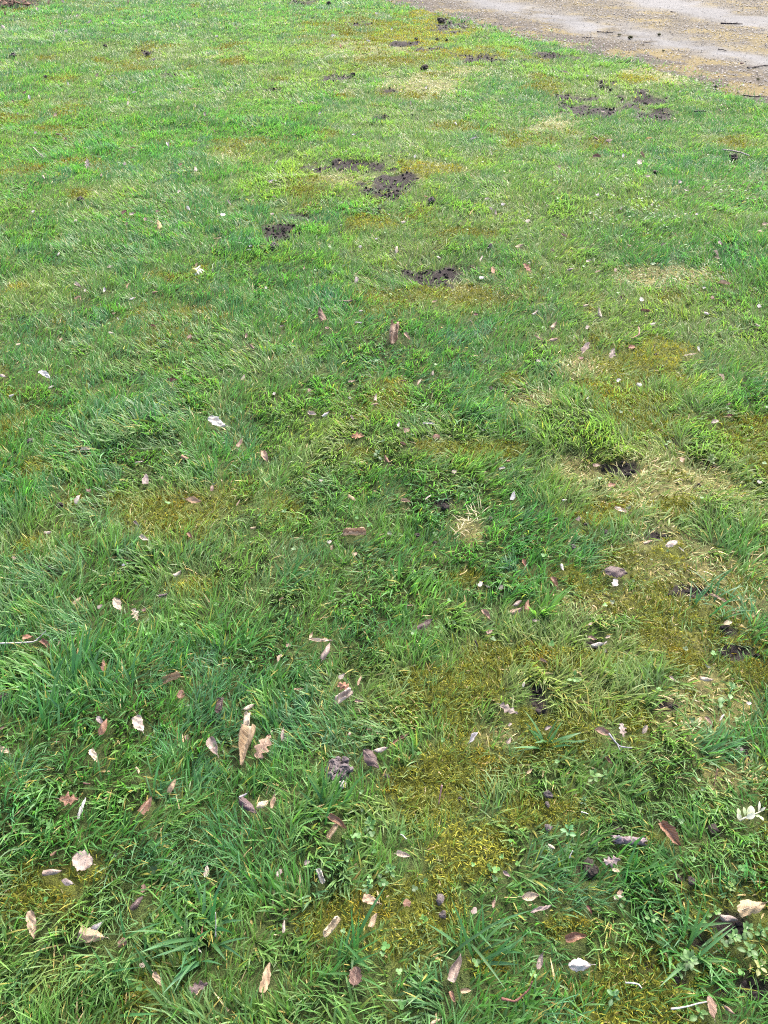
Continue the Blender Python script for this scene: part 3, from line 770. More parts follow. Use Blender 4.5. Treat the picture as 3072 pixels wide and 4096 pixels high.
0 6 450 205 126 0 oak rust | rosy brown lobed leaf left of a silver grey narrow leaf
0 6 533 262 150 72 strip silver | silver grey narrow leaf pointing up, beside the rosy brown lobed leaf
0 6 950 240 126 52 tent rust | reddish brown three-pointed leaf in the lower left grass
0 6 1118 115 104 66 curl tan | tan shrivelled curl right above the three-pointed leaf
0 6 1608 252 150 -38 curl purple | purple brown crumpled leaf left of a cream ribbed one
0 6 1575 180 70 25 curl silver | silver grey bit at the upper end of the purple brown crumpled leaf
0 6 535 602 136 -20 round blush | pinkish cream rounded leaf lying flat at the lower left
0 6 1338 670 86 80 flat pale | pale leaf with brown stripe in the lower left grass
0 6 345 675 130 5 curl grey | dim grey tan leaf under blades, below the rounded pinkish cream leaf
0 6 440 742 80 -20 flat lilac | dim lilac leaf below the dim grey tan leaf
0 6 567 103 54 -10 curl darkred | dark red chip of leaf above the silver grey narrow leaf
0 6 355 548 72 38 curl rust | rusty curl left of the rounded pinkish cream leaf
0 6 930 780 60 80 bit brown | dark brown scrap deep in blades at the lower left
0 6 895 20 52 -60 curl tan | tan curl above the reddish three-pointed leaf
1 6 42 235 96 27 flat cream | cream ribbed leaf right of the purple brown crumpled one
1 6 113 222 112 76 curl tan | tan reddish curl standing right of the cream ribbed leaf
1 6 530 350 144 -38 curl rust | rusty pink curled leaf forming the arm of a Y shape
1 6 498 418 118 55 roll tan | tan rolled leaf forming the stem of a Y shape
1 6 955 565 92 -8 curl blush | pinkish white crumpled leaf among buttercup leaves
1 6 415 702 104 -66 roll white | white rolled leaf in the lower middle grass
1 6 150 680 60 60 bit grey | dim grey brown scrap left of the white rolled leaf
1 6 1625 690 68 -40 curl grey | grey curl in grass right of the bright lime moss
1 6 330 612 46 30 bit lilac | dim lilac scrap above the white rolled leaf
2 6 1028 430 200 -50 fold rust | brown leaf with a pale midrib, folded, near the piece of bark
2 6 650 603 106 10 oak lilac | grey pink leaf half buried below the piece of bark
2 6 678 665 60 -20 flat cream | cream scrap under the half buried grey pink leaf
2 6 255 510 64 -35 curl blush | pinkish scrap on moss left of the piece of bark
2 6 700 815 54 60 round pink | small round pink leaf tip below the half buried leaf
2 6 115 20 54 45 curl tan | tan curl at the upper end of the olive moss
0 7 210 187 184 -80 oblong tan | long tan oblong leaf standing at the lower left
0 7 595 258 170 -10 tent tan | tan boat-shaped leaf at the lower left, below a grey white bit
0 7 625 200 110 35 curl silver | grey white crumpled bit above the tan boat-shaped leaf
0 7 890 45 126 48 curl purple | purple brown slim leaf deep in blades, lower left
0 7 1028 545 116 -55 oblong tan | tan oval leaf beside an orange blade, bottom left
0 7 930 440 66 40 bit pale | pale chip on a black hollow, above the tan oval leaf
0 7 1285 590 136 20 oak purple | dark purple leaf under blades at the bottom, left of centre
0 7 1170 220 92 75 strip cream | cream dry sheath standing in the big tuft
0 7 1290 345 70 -55 strip white | white bent sliver at the foot of the big tuft
0 7 795 300 72 20 bit brown | dark brown scrap below the tan boat-shaped leaf
0 7 1310 230 96 80 strip rust | rusty sliver deep inside the big tuft
1 7 745 28 112 -20 flat tan | tan ribbed leaf lying left of a clover patch, lower middle
1 7 490 202 160 52 roll cream | cream crumpled roll of leaf in the lower middle grass
1 7 758 160 106 68 curl tan | tan twisted leaf under the tan ribbed one
1 7 180 195 84 85 curl pale | pale twisted tip in grass left of the cream crumpled roll
1 7 65 530 204 76 oblong tan | long tan ragged leaf standing near the bottom
1 7 645 520 128 80 round brown | round dark brown leaf under blades at the bottom middle
1 7 1298 470 200 72 curl grey | forked grey brown leaf standing in grass at the bottom
1 7 1360 617 72 10 curl tan | dim tan curl under the forked grey brown leaf
1 7 1275 655 84 -68 curl rust | rusty curl below the forked grey brown leaf
1 7 1540 45 76 75 curl pink | pinkish folded leaf at the left of a grey level one, lower right
1 7 1415 95 52 60 bit grey | grey chip on moss left of the pinkish folded leaf
1 7 980 45 56 10 bit rust | rusty chip beside the clover patch
1 7 1160 815 76 20 curl tan | tan curl cut by the bottom edge
2 7 120 5 126 4 curl cream | grey cream leaf lying level above a slim grey brown one
2 7 190 83 150 18 strip grey | slim grey brown leaf under the grey cream level one
2 7 415 270 140 10 curl rust | rusty U-shaped curl on moss at the lower right
2 7 435 448 150 2 tent white | white winged leaf spread like a tent at the lower right
2 7 1540 75 184 14 flat tan | big corrugated tan leaf near the right edge
2 7 1395 145 124 -12 curl grey | brown grey curl over black soil, under the big corrugated leaf
2 7 1290 720 158 -78 flat pink | pinkish tan ragged leaf at the bottom right
2 7 1408 740 88 -40 curl pink | pinkish tan curl right of the ragged leaf at the bottom right
2 7 500 90 70 -60 curl darkred | dark red scrap in moss left of the small seedling
2 7 185 420 116 72 curl grey | dim grey brown twist above the knobby red twig
2 7 690 8 70 10 curl blush | pale scrap at the top of the lower right clover
"""

CLODS = """
0 0 85 360 44 | dark grey soil lump at the left edge of the far lawn
0 0 955 350 40 | dark soil crumb in the far grass, alone right of centre of the left third
0 0 685 298 26 | small dark soil crumb in the far grass above a paler scrap
0 0 295 500 28 | dark soil crumb near the left side, below a yellowish patch
1 0 1088 440 46 | dark soil lump on pale straw below the orange moss
1 0 625 487 40 | dark soil lump at the right end of a long low bare scrape
1 0 1205 135 62 | tall dark soil lump beside the driveway edge
1 0 478 25 36 | dark soil lump right of the bare scrape at the very top
1 0 1238 265 26 | dark crumb on yellow moss, right of two others
1 0 1172 260 30 | dark crumb on yellow moss, middle of three in a row
1 0 1037 255 26 | dark crumb on yellow moss, leftmost of three in a row
1 0 232 455 20 | small dark crumb in grass far left of the long low bare scrape
2 0 953 225 32 | mossy dark clump alone on the pale gravel
2 0 695 227 30 | small olive clump on the gravel left of the mossy dark one
2 0 765 243 44 | flat dark clump on the gravel between two others
2 0 980 330 24 | small dark clump on the brown gravel closer to the lawn
2 0 1320 565 28 | dark clump at the lawn edge near the right side of the driveway
2 0 1595 515 30 | dark clump with green bits on pale gravel at the right edge
2 0 580 565 30 | dark crumb on the lawn above the bare soil by the driveway
2 0 640 583 26 | dark crumb right next to another above the bare soil by the driveway
0 1 520 465 50 | brownish soil lump in mossy grass of the left lawn
1 1 1140 470 56 | grey brown soil lump in grass right of the dark bare patch
1 1 803 530 28 | upright black crumb just below the dark bare patch
1 1 530 445 24 | black crumb between the bare patches, left of another one
1 1 125 768 54 | grey soil lump below the lower left bare patch
1 1 1512 770 46 | lilac grey soil lump in the grass, middle right
2 1 930 290 40 | dark crumb behind a whitish flake in the right lawn
2 1 1430 195 66 | dark loose soil lump under the long twig in the right lawn
2 2 925 592 24 | dark crumb on yellow moss, upper of two
2 2 932 645 28 | dark crumb on yellow moss, lower of two
0 3 205 375 60 | dark grey soil lump in a hole near the left edge
0 3 390 790 66 | blackish soil lump under the pale grey pink curl
1 3 1220 800 64 | dark soil lump at the end of the grass right of the pale slim leaf
1 3 1530 45 70 | dark soil lump on yellowish moss in the centre right
0 4 320 360 54 | dark soil lump between blades near the left edge
1 4 1045 155 46 | dark soil lump right of the large torn tan leaf
1 4 1520 48 38 | dark soil lump right of the dead straw tuft
1 4 1155 205 28 | small soil crumb lower right of the large torn tan leaf
2 4 285 50 30 | dark soil crumb in grass left of a larger gold moss patch
2 4 480 85 34 | dark soil crumb at the left rim of the gold moss
2 4 395 230 50 | grey soil lump left of the slate purple leaf, higher up
2 4 605 135 36 | dark soil crumb in the gold moss
0 5 750 265 50 | dark soil lump deep among the broad blades
0 5 25 375 70 | blackish soil lump at the left edge
1 6 850 55 40 | dark soil crumb right of the dark purple oval leaf tip
1 6 1320 205 36 | dark soil crumb on olive moss
2 6 230 172 60 | grey soil lump on moss, upper of a column of three
2 6 228 240 44 | grey soil lump on moss, middle of a column of three
2 6 235 385 56 | grey soil lump on moss, lowest of a column of three
2 6 500 640 100 | large black soil lump below the olive moss
2 6 680 405 60 | black soil lump right above the piece of bark
2 6 1305 395 70 | dark soil lump below the pale sprig at the right
2 6 1160 735 60 | dark soil lump in the lower right grass, right of another
2 6 1065 712 60 | dark soil lump in the lower right grass, left of another
1 7 1190 20 70 | grey soil lump below the bright lime moss, upper of two
1 7 1210 120 56 | grey soil lump below the bright lime moss, lower of two
2 5 600 80 40 | grey soil crumb right of the white torn leaf on soil
"""

# sticks: sheet column, row, points, thickness in photograph pixels, colour, name | label
STICKS = """
2 0 550,205 600,208 655,212 7 bark twig | short dark twig lying on the gravel near the lawn edge
2 0 1352,150 1425,152 1495,155 9 bark twig | dark twig lying level on the far pale gravel
2 0 1525,438 1590,433 1600,428 1658,424 9 bark twig | dark twig cut by the right edge on the pale gravel
2 0 1028,75 1062,79 6 bark twig | tiny dark twig on the far pale track
2 0 450,240 495,243 540,246 6 bark twig | thin brown twig on the brown gravel by the lawn edge
2 0 1495,616 1560,626 1655,628 9 bark twig | dark twig lying on moss at the right edge of the lawn corner
2 0 1335,318 1370,322 1390,330 6 bark twig | short broken twig on the pale gravel, middle right
2 0 850,278 905,272 5 bark twig | faint thin twig on the gravel below the mossy dark clump
2 0 1180,722 1220,719 1260,722 7 bark twig | dark twig in grass right of the bare soil by the driveway
0 0 1220,573 1260,576 1300,579 6 straw straw_stem | pale straw lying level in the far lawn above pinkish leaves
0 1 217,126 245,155 278,184 7 pale straw_stem | pale straw leaning down right in the left lawn
2 1 1365,140 1430,147 1490,160 1540,180 9 lilac twig | long pinkish twig lying in the right lawn by a dark lump
2 2 820,462 826,490 822,512 775,534 9 pinkbark twig | bent pink stem on the yellow moss of the right lawn
0 4 235,829 265,805 298,770 8 white straw_stem | white straw pointing up right at the left
0 5 0,22 75,20 160,16 215,12 245,-3 11 white straw_stem | long white bowed stem at the left edge
1 5 1420,4 1430,25 1437,45 12 black twig | short black stick standing in grass above the gold moss
2 5 628,606 660,650 700,692 775,700 12 slate twig | bent grey stem lying in grass at the right
1 6 1205,110 1195,165 1183,235 11 pinkbark twig | upright brown stick on the olive moss
2 6 1333,5 1320,60 1308,120 8 rust straw_stem | red upright grass stem near the right edge
2 6 372,585 380,560 395,535 8 white straw_stem | short white stick upright beside the large black lump
2 6 448,284 470,289 495,298 8 white straw_stem | short white stick lying on the olive moss
2 7 1030,732 1080,727 1145,715 1200,698 1262,686 12 white straw_stem | long white blade-like stem near the bottom right
2 7 735,562 780,564 820,572 842,598 11 white straw_stem | white bent straw in the lower right grass
0 7 1397,265 1399,180 1397,105 8 white straw_stem | thin white upright straw at the right of the big tuft
0 6 1580,575 1600,545 1632,517 8 straw straw_stem | straw sliver pointing up right in the lower left grass
1 7 1590,665 1640,676 1675,684 1705,668 1745,630 1775,600 1790,552 16 root twig | knobby red twig curving up at the bottom right of centre
1 6 975,462 950,435 935,430 8 white straw_stem | short white stick above the pinkish crumpled leaf
1 4 1320,408 1350,395 1368,375 8 straw straw_stem | yellow straw in the grass above the slim pinkish leaf
"""


def sheet(c, r, x, y):
    return c * 1024 + x * 1024 / 1659.0, r * 512 + y * 512 / 830.0


def cam_depth(p):
    return float(p[1] * CP - (p[2] - EYE) * SP)


def parse(text):
    for line in text.strip().splitlines():
        a, label = line.split('|')
        yield a.split(), label.strip()


def on_plane(px, py, p0, n):
    d = ray(px, py)
    e = np.array([0, 0, EYE])
    t = np.dot(p0 - e, n) / np.dot(d, n)
    return e + d * t


LEAF_ROWS = []
for k, (a, label) in enumerate(parse(LEAVES)):
    rr = random.Random(k * 13 + 5)
    c, r, zx, zy, ln, ang = (float(v) for v in a[:6])
    form, colour = a[6], a[7]
    px, py = sheet(c, r, zx, zy)
    ln *= .84 if ln < 48 else .92 if ln < 80 else 1
    half = ln * 0.617 / 2
    ca, sa = math.cos(math.radians(ang)), -math.sin(math.radians(ang))
    p0 = ground_pt(px, py, 0.02)
    Z = cam_depth(p0)
    lift = 0.020 + 0.006 * min(Z, 5) / 5 + (0.008 if Z > 4 else 0)
    p0 = ground_pt(px, py, lift)
    tau = math.radians(10 + 34 * min(1, max(0, (Z - 1.4) / 5)) + rr.uniform(-6, 8))
    n = np.array([math.sin(math.radians(rr.uniform(-14, 14))), -math.sin(tau), math.cos(tau)]); n /= np.linalg.norm(n)
    A = on_plane(px - half * ca, py - half * sa, p0, n)
    B = on_plane(px + half * ca, py + half * sa, p0, n)
    L = float(np.linalg.norm(B - A))
    X = (B - A) / max(L, 1e-6)
    Y = np.cross(n, X)
    LEAF_ROWS.append(dict(p=p0, X=X, Y=Y, n=n, L=min(L, 0.16), form=form, colour=colour, label=label, Z=Z,
                          mid=(A + B) / 2, px=ln * 0.617, seed=k))

CLOD_ROWS = []
for k, (a, label) in enumerate(parse(CLODS)):
    c, r, zx, zy, ln = (float(v) for v in a[:5])
    p = ground_pt(*sheet(c, r, zx, zy + ln * 0.12), 0.008)
    s = ln * 0.617 * cam_depth(p) / FOC
    CLOD_ROWS.append(dict(p=p, s=s, label=label, seed=k))

STICK_ROWS = []
for k, (a, label) in enumerate(parse(STICKS)):
    c, r = int(a[0]), int(a[1])
    q = [tuple(float(v) for v in t.split(',')) for t in a[2:-3]]
    STICK_ROWS.append(dict(c=c, r=r, q=q, th=float(a[-3]) * 0.617, colour=a[-2], name=a[-1], label=label))

# where a thing presses the grass down: (x, y, half length, half width, direction)
PRESS = []
for d in LEAF_ROWS:
    wid = {'strip': .16, 'roll': .22, 'fold': .3}.get(d['form'], .38)
    PRESS.append((d['mid'][0], d['mid'][1], d['L'] * .55 + .004, d['L'] * wid + .006, math.atan2(d['X'][1], d['X'][0])))
for d in CLOD_ROWS:
    PRESS.append((d['p'][0], d['p'][1], d['s'] * .55, d['s'] * .5, 0.0))
PRESS_EXTRA = [(2515, 3360, 70, 26), (1357, 3090, 62, 56), (2990, 3258, 60, 40), (785, 1075, 22, 16), (1875, 2090, 50, 40),
               (2380, 3120, 45, 35), (2270, 3338, 36, 30), (2750, 3850, 50, 40), (2930, 3755, 45, 35), (2985, 3735, 45, 35), (2985, 3815, 40, 35)]
for (px, py, rx, ry) in PRESS_EXTRA:
    c = ground_pt(px, py); Z = cam_depth(c)
    PRESS.append((c[0], c[1], rx * Z / FOC, ry * Z / FOC * 1.25, 0.0))
PRESS = np.array(PRESS)


def pressed(x, y):
    """0 inside a footprint, 1 well outside it"""
    v = np.full(x.shape, 9.0)
    o = np.argsort(y); ys = y[o]
    for (cx, cy, a, b, th) in PRESS:
        R = max(a, b) * 2.2
        i0, i1 = np.searchsorted(ys, cy - R), np.searchsorted(ys, cy + R)
        idx = o[i0:i1]
        idx = idx[np.abs(x[idx] - cx) < R]
        if len(idx):
            dx, dy = x[idx] - cx, y[idx] - cy
            u = dx * math.cos(th) + dy * math.sin(th); w = -dx * math.sin(th) + dy * math.cos(th)
            v[idx] = np.minimum(v[idx], np.sqrt((u / a) ** 2 + (w / b) ** 2))
    return v


# ------------------------------------------------------------------ ground sheet and driveway
def axis(parts):
    out = []
    for (a, b, st) in parts:
        out.extend(np.arange(a, b, st))
    return np.array(out)


gx = axis([(-140, -30, 10), (-30, -9, 1.5), (-9, -4, .12), (-4, -1.2, .035), (-1.2, 1.2, .014), (1.2, 4, .035), (4, 9, .12), (9, 30, 1.5), (30, 150, 10)])
gy = axis([(-140, -20, 10), (-20, -1, 1.0), (-1, .2, .12), (.2, 2.4, .013), (2.4, 5, .024), (5, 9, .045), (9, 14, .08), (14, 30, .8), (30, 160, 8)])
GX, GY = np.meshgrid(gx, gy)
x, y = GX.ravel(), GY.ravel()
ds = drive_s(x, y)
so, mo, st = soil_f(x, y), moss_f(x, y), straw_f(x, y)
z = height(x, y) - 0.06 * sstep(0.02, 0.3, ds) + so * (fnoise(x, y, 0.06, 91) - .4) * 0.03 * (np.abs(y - 6) < 9)
thatch = np.array([.034, .048, .013]); soilc = np.array([.017, .013, .012]); mossc = np.array([.058, .066, .011]); strawc = np.array([.14, .115, .045]); far = np.array([.05, .11, .03])
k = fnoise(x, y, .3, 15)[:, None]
col = thatch * (0.8 + .4 * k) * (1 + .9 * sstep(2.5, 6, y)[:, None])  # thatch painted lighter with distance, opening the shade between far blades
col = col * (1 - st[:, None] * .5) + strawc * st[:, None] * .5
col = col * (1 - mo[:, None]) + mossc * mo[:, None]
col = col * (1 - so[:, None]) + soilc * so[:, None]
out = ((np.abs(x) > 9) | (y > 14.5) | (y < -.9)).astype(float)[:, None]
col = col * (1 - out) + far * out
bed = sstep(-4.05, -4.35, x + .15 * (vnoise(x, y, .3, 2) - .5)) * sstep(10.75, 11.0, y + .2 * (vnoise(x, y, .25, 9) - .5)) * (1 - sstep(15, 16, y))
BEDX0, BEDY0 = -4.2, 10.9
col = col * (1 - bed[:, None]) + np.array([.03, .02, .016]) * bed[:, None]
nx, ny = len(gx), len(gy)
i = np.arange(nx * ny).reshape(ny, nx)
quads = np.stack([i[:-1, :-1].ravel(), i[:-1, 1:].ravel(), i[1:, 1:].ravel(), i[1:, :-1].ravel()], 1)
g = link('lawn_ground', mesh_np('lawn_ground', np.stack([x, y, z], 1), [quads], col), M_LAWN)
tag(g, 'mossy lawn soil with bare dark patches', kind='structure')

# driveway: a strip along the edge, built in (along, across)
ty = np.unique(np.concatenate([np.arange(-2, 5, .4), np.arange(5, 13, .05), np.arange(13, 60, 1.0)]))
sx_ = np.unique(np.concatenate([np.arange(-.10, 1.2, .03), np.arange(1.2, 5, .08), np.arange(5, 60, 1.5)]))
TY, SX = np.meshgrid(ty, sx_, indexing='ij')
x = np.interp(TY, EY, EX).ravel() + SX.ravel() / 0.87; y = TY.ravel()
ds = drive_s(x, y)


def drive_tone(x, y, s):
    n = (fnoise(x, y, .5, 201) - .5) * .7
    s2 = s + n * .5
    pale = (sstep(.55, 1.05, s2) * (1 - sstep(1.1, 1.75, s2)) + sstep(2.3, 2.8, s2) * (1 - sstep(3.1, 3.6, s2))) * sstep(.32, .55, fnoise(x, y, .35, 205) + .12)
    brown = 1 - sstep(.3, .8, s2)
    return np.clip(pale, 0, 1), np.clip(brown, 0, 1)


pale, brown = drive_tone(x, y, ds)
mossd = sstep(.5, .62, fnoise(x, y, .22, 207)) * .7
col = np.array([.054, .045, .027]) * (1 - pale[:, None]) + np.array([.086, .086, .084]) * pale[:, None]
col = col * (1 - brown[:, None]) + np.array([.032, .025, .017]) * brown[:, None]
mm = (mossd * (1 - pale) * .8)[:, None]
col = col * (1 - mm) + np.array([.12, .09, .018]) * mm
z = 0.004 + .012 * (fnoise(x, y, .4, 19) - .5) * sstep(0, .3, ds) - .02 * sstep(.1, -.1, ds)
nA, nB = len(ty), len(sx_)
i = np.arange(nA * nB).reshape(nA, nB)
quads = np.stack([i[:-1, :-1].ravel(), i[:-1, 1:].ravel(), i[1:, 1:].ravel(), i[1:, :-1].ravel()], 1)
g = link('gravel_driveway', mesh_np('gravel_driveway', np.stack([x, y, z], 1), [quads], col), M_DRIVE)
tag(g, 'pale gravel driveway with mossy brown bands', kind='structure')


# ------------------------------------------------------------------ pebbles, soil crumbs
OCT = np.array([[1, 0, 0], [0, 1, 0], [-1, 0, 0], [0, -1, 0], [0, 0, 1], [0, 0, -1]], float)
OCTF = np.array([[0, 1, 4], [1, 2, 4], [2, 3, 4], [3, 0, 4], [1, 0, 5], [2, 1, 5], [3, 2, 5], [0, 3, 5]])


def ico(level):
    import bmesh
    bm = bmesh.new(); bmesh.ops.create_icosphere(bm, subdivisions=level, radius=1.0)
    bm.verts.ensure_lookup_table()
    v = np.array([t.co[:] for t in bm.verts]); f = np.array([[q.index for q in t.verts] for t in bm.faces]); bm.free()
    return v, f


def lumps(name, P, S, C, flat=.65, base=(OCT, OCTF), jitter=.35):
    bv, bf = base
    n, m = len(P), len(bv)
    V = bv[None] * (1 + (rng.random((n, m, 1)) - .5) * 2 * jitter)
    V = V * np.stack([np.ones(n), .6 + .5 * rng.random(n), flat * (.7 + .5 * rng.random(n))], 1)[:, None]
    th = rng.random(n) * 6.28
    c, s = np.cos(th)[:, None], np.sin(th)[:, None]
    tl = (rng.random(n)[:, None] - .5) * .9
    vx = V[..., 0] * c - V[..., 1] * s; vy = V[..., 0] * s + V[..., 1] * c
    vz = V[..., 2] + tl * V[..., 0]
    W = np.stack([vx, vy, vz], 2) * S[:, None, None] + P[:, None]
    F = (bf[None] + (np.arange(n) * m)[:, None, None]).reshape(-1, 3)
    cc = np.repeat(C, m, axis=0)
    return mesh_np(name, W.reshape(-1, 3), [F], cc, smooth=False)


n = 190000
y = rng.uniform(5.2, 14.0, n); s = rng.uniform(-.12, 7.5, n)
x = np.interp(y, EY, EX) + s / .87
half = .5 * (y * CP + EYE * SP) + .7
ok = x < half
x, y = x[ok], y[ok]; ds = drive_s(x, y)
pale, brown = drive_tone(x, y, ds)
prob = (.55 * (1 - pale) + .12 * pale) * (1 - .30 * brown) + .5 * np.exp(-((ds - .03) / .05) ** 2)
prob *= np.clip(.25 + 1.6 * fnoise(x, y, .16, 303), 0, 1.2) * sstep(-.10, -.01, ds)
ok = rng.random(len(x)) < prob * np.clip(1.2 - (y - 6) * .06, .5, 1)
x, y = x[ok], y[ok]; ds = drive_s(x, y)
S = (.0038 + .0085 * rng.random(len(x)) ** 1.8) * (1 - .35 * pale[ok])
t = rng.random(len(x))[:, None]
C = np.array([.26, .25, .23]) * (1 - t) + np.array([.155, .135, .11]) * t
C = C * (.75 + .45 * rng.random((len(x), 1)))
pk = pale[ok][:, None] * .65
C = C * (1 - pk) + np.array([.110, .109, .106]) * pk
P = np.stack([x, y, .006 + .004 * rng.random(len(x)) + .004 * (ds > 0)], 1)
print('pebbles', len(x))
g = link('gravel', lumps('gravel', P, S, C, .34, jitter=.25), M_STONE)
tag(g, 'pale loose gravel stones strewn over the driveway', 'gravel', kind='stuff')


def scatter(n, ylo, yhi, margin=.5):
    """points spread evenly over the strip of ground in view, with a margin round it"""
    hy = lambda q: .5 * (q * CP + EYE * SP) + margin
    out = []; got = 0
    H = hy(yhi)
    while got < n:
        yy = rng.uniform(ylo, yhi, n); xx = rng.uniform(-H, H, n)
        k = np.abs(xx) < hy(yy)
        out.append(np.stack([xx[k], yy[k]], 1)); got += k.sum()
    return np.concatenate(out)[:n]


def area(ylo, yhi, margin=.5):
    hy = lambda q: .5 * (q * CP + EYE * SP) + margin
    return (hy(ylo) + hy(yhi)) * (yhi - ylo)


pts = np.concatenate([scatter(int(area(a, b) * dn), a, b) for a, b, dn in ((.1, 2, 9000), (2, 4.5, 3500), (4.5, 8, 1500), (8, 13, 700))])
so = soil_f(pts[:, 0], pts[:, 1]); dsx = drive_s(pts[:, 0], pts[:, 1])
ok = (rng.random(len(pts)) < so * .8) & (dsx < 0.1)
pts = pts[ok]; n = len(pts)
S = (.0015 + .0065 * rng.random(n) ** 2.5) * (1 + pts[:, 1] * .06)
C = np.array([.019, .0145, .0135]) * (.6 + .9 * rng.random((n, 1)))
zz = height(pts[:, 0], pts[:, 1]) + soil_f(pts[:, 0], pts[:, 1]) * (fnoise(pts[:, 0], pts[:, 1], .06, 91) - .4) * .03
g = link('soil_crumbs', lumps('soil_crumbs', np.stack([pts[:, 0], pts[:, 1], zz + S * .3], 1), S, C, .8, ico(1), .3), M_STONE)
tag(g, 'dark loose soil crumbs on the bare patches', 'soil', kind='stuff')
print('crumbs', n)


# ------------------------------------------------------------------ grass
def blade_mesh(name, R, L, W, az, th0, curv, roll, C0, C1, nseg, keel=0.0):
    n = len(R)
    prof = {3: [1, .95, .72, 0.0], 2: [1, .85, 0.0], 4: [.9, 1, .92, .62, 0.0]}[nseg]
    ca, sa = np.cos(az), np.sin(az)
    pos = R.copy(); rows = []; cols = []
    side = np.stack([-sa, ca, np.zeros(n)], 1)
    floor = R[:, 2] + .0015
    for k in range(nseg + 1):
        t = k / nseg
        th = np.minimum(th0 + curv * t, 2.4)
        nrm = np.stack([-np.cos(th) * ca, -np.cos(th) * sa, np.sin(th)], 1)
        wd = side * np.cos(roll)[:, None] + nrm * np.sin(roll)[:, None]
        w = (W * .5 * prof[k])[:, None]
        c = C0 * (1 - t) + C1 * t
        if k < nseg:
            rows += [pos - wd * w, pos + wd * w]; cols += [c, c]
        else:
            rows.append(pos.copy()); cols.append(c)
        thm = np.minimum(th0 + curv * (t + .5 / nseg), 2.4)
        st = (L / nseg)[:, None]
        pos = pos + np.stack([np.sin(thm) * ca, np.sin(thm) * sa, np.cos(thm)], 1) * st
        if k < nseg:
            pos[:, 2] = np.maximum(pos[:, 2], floor)
    nv = 2 * nseg + 1
    V = np.stack(rows, 1).reshape(-1, 3); CC = np.stack(cols, 1).reshape(-1, 3)
    b = (np.arange(n) * nv)[:, None]
    q = [np.concatenate([b + 2 * k, b + 2 * k + 1, b + 2 * k + 3, b + 2 * k + 2], 1) for k in range(nseg - 1)]
    tri = np.concatenate([b + 2 * nseg - 2, b + 2 * nseg - 1, b + 2 * nseg], 1)
    return V, CC, q, tri


def voronoi_clump(x, y, cell, seed):
    ix, iy = np.floor(x / cell), np.floor(y / cell)
    best = np.full(x.shape, 9e9); bi = np.zeros_like(ix); bj = np.zeros_like(iy)
    for a in (-1, 0, 1):
        for b in (-1, 0, 1):
            cx, cy = ix + a, iy + b
            d = (x - (cx + vhash(cx, cy, seed)) * cell) ** 2 + (y - (cy + vhash(cx, cy, seed + 1)) * cell) ** 2
            m = d < best
            best[m] = d[m]; bi[m] = cx[m]; bj[m] = cy[m]
    return bi, bj, np.sqrt(best)


GREENS = np.array([[.052, .170, .040], [.074, .205, .044], [.046, .158, .054], [.104, .232, .048], [.062, .186, .038], [.058, .172, .084]])
STRAWS = np.array([[.46, .36, .17], [.55, .44, .26], [.40, .30, .10], [.30, .26, .07]])

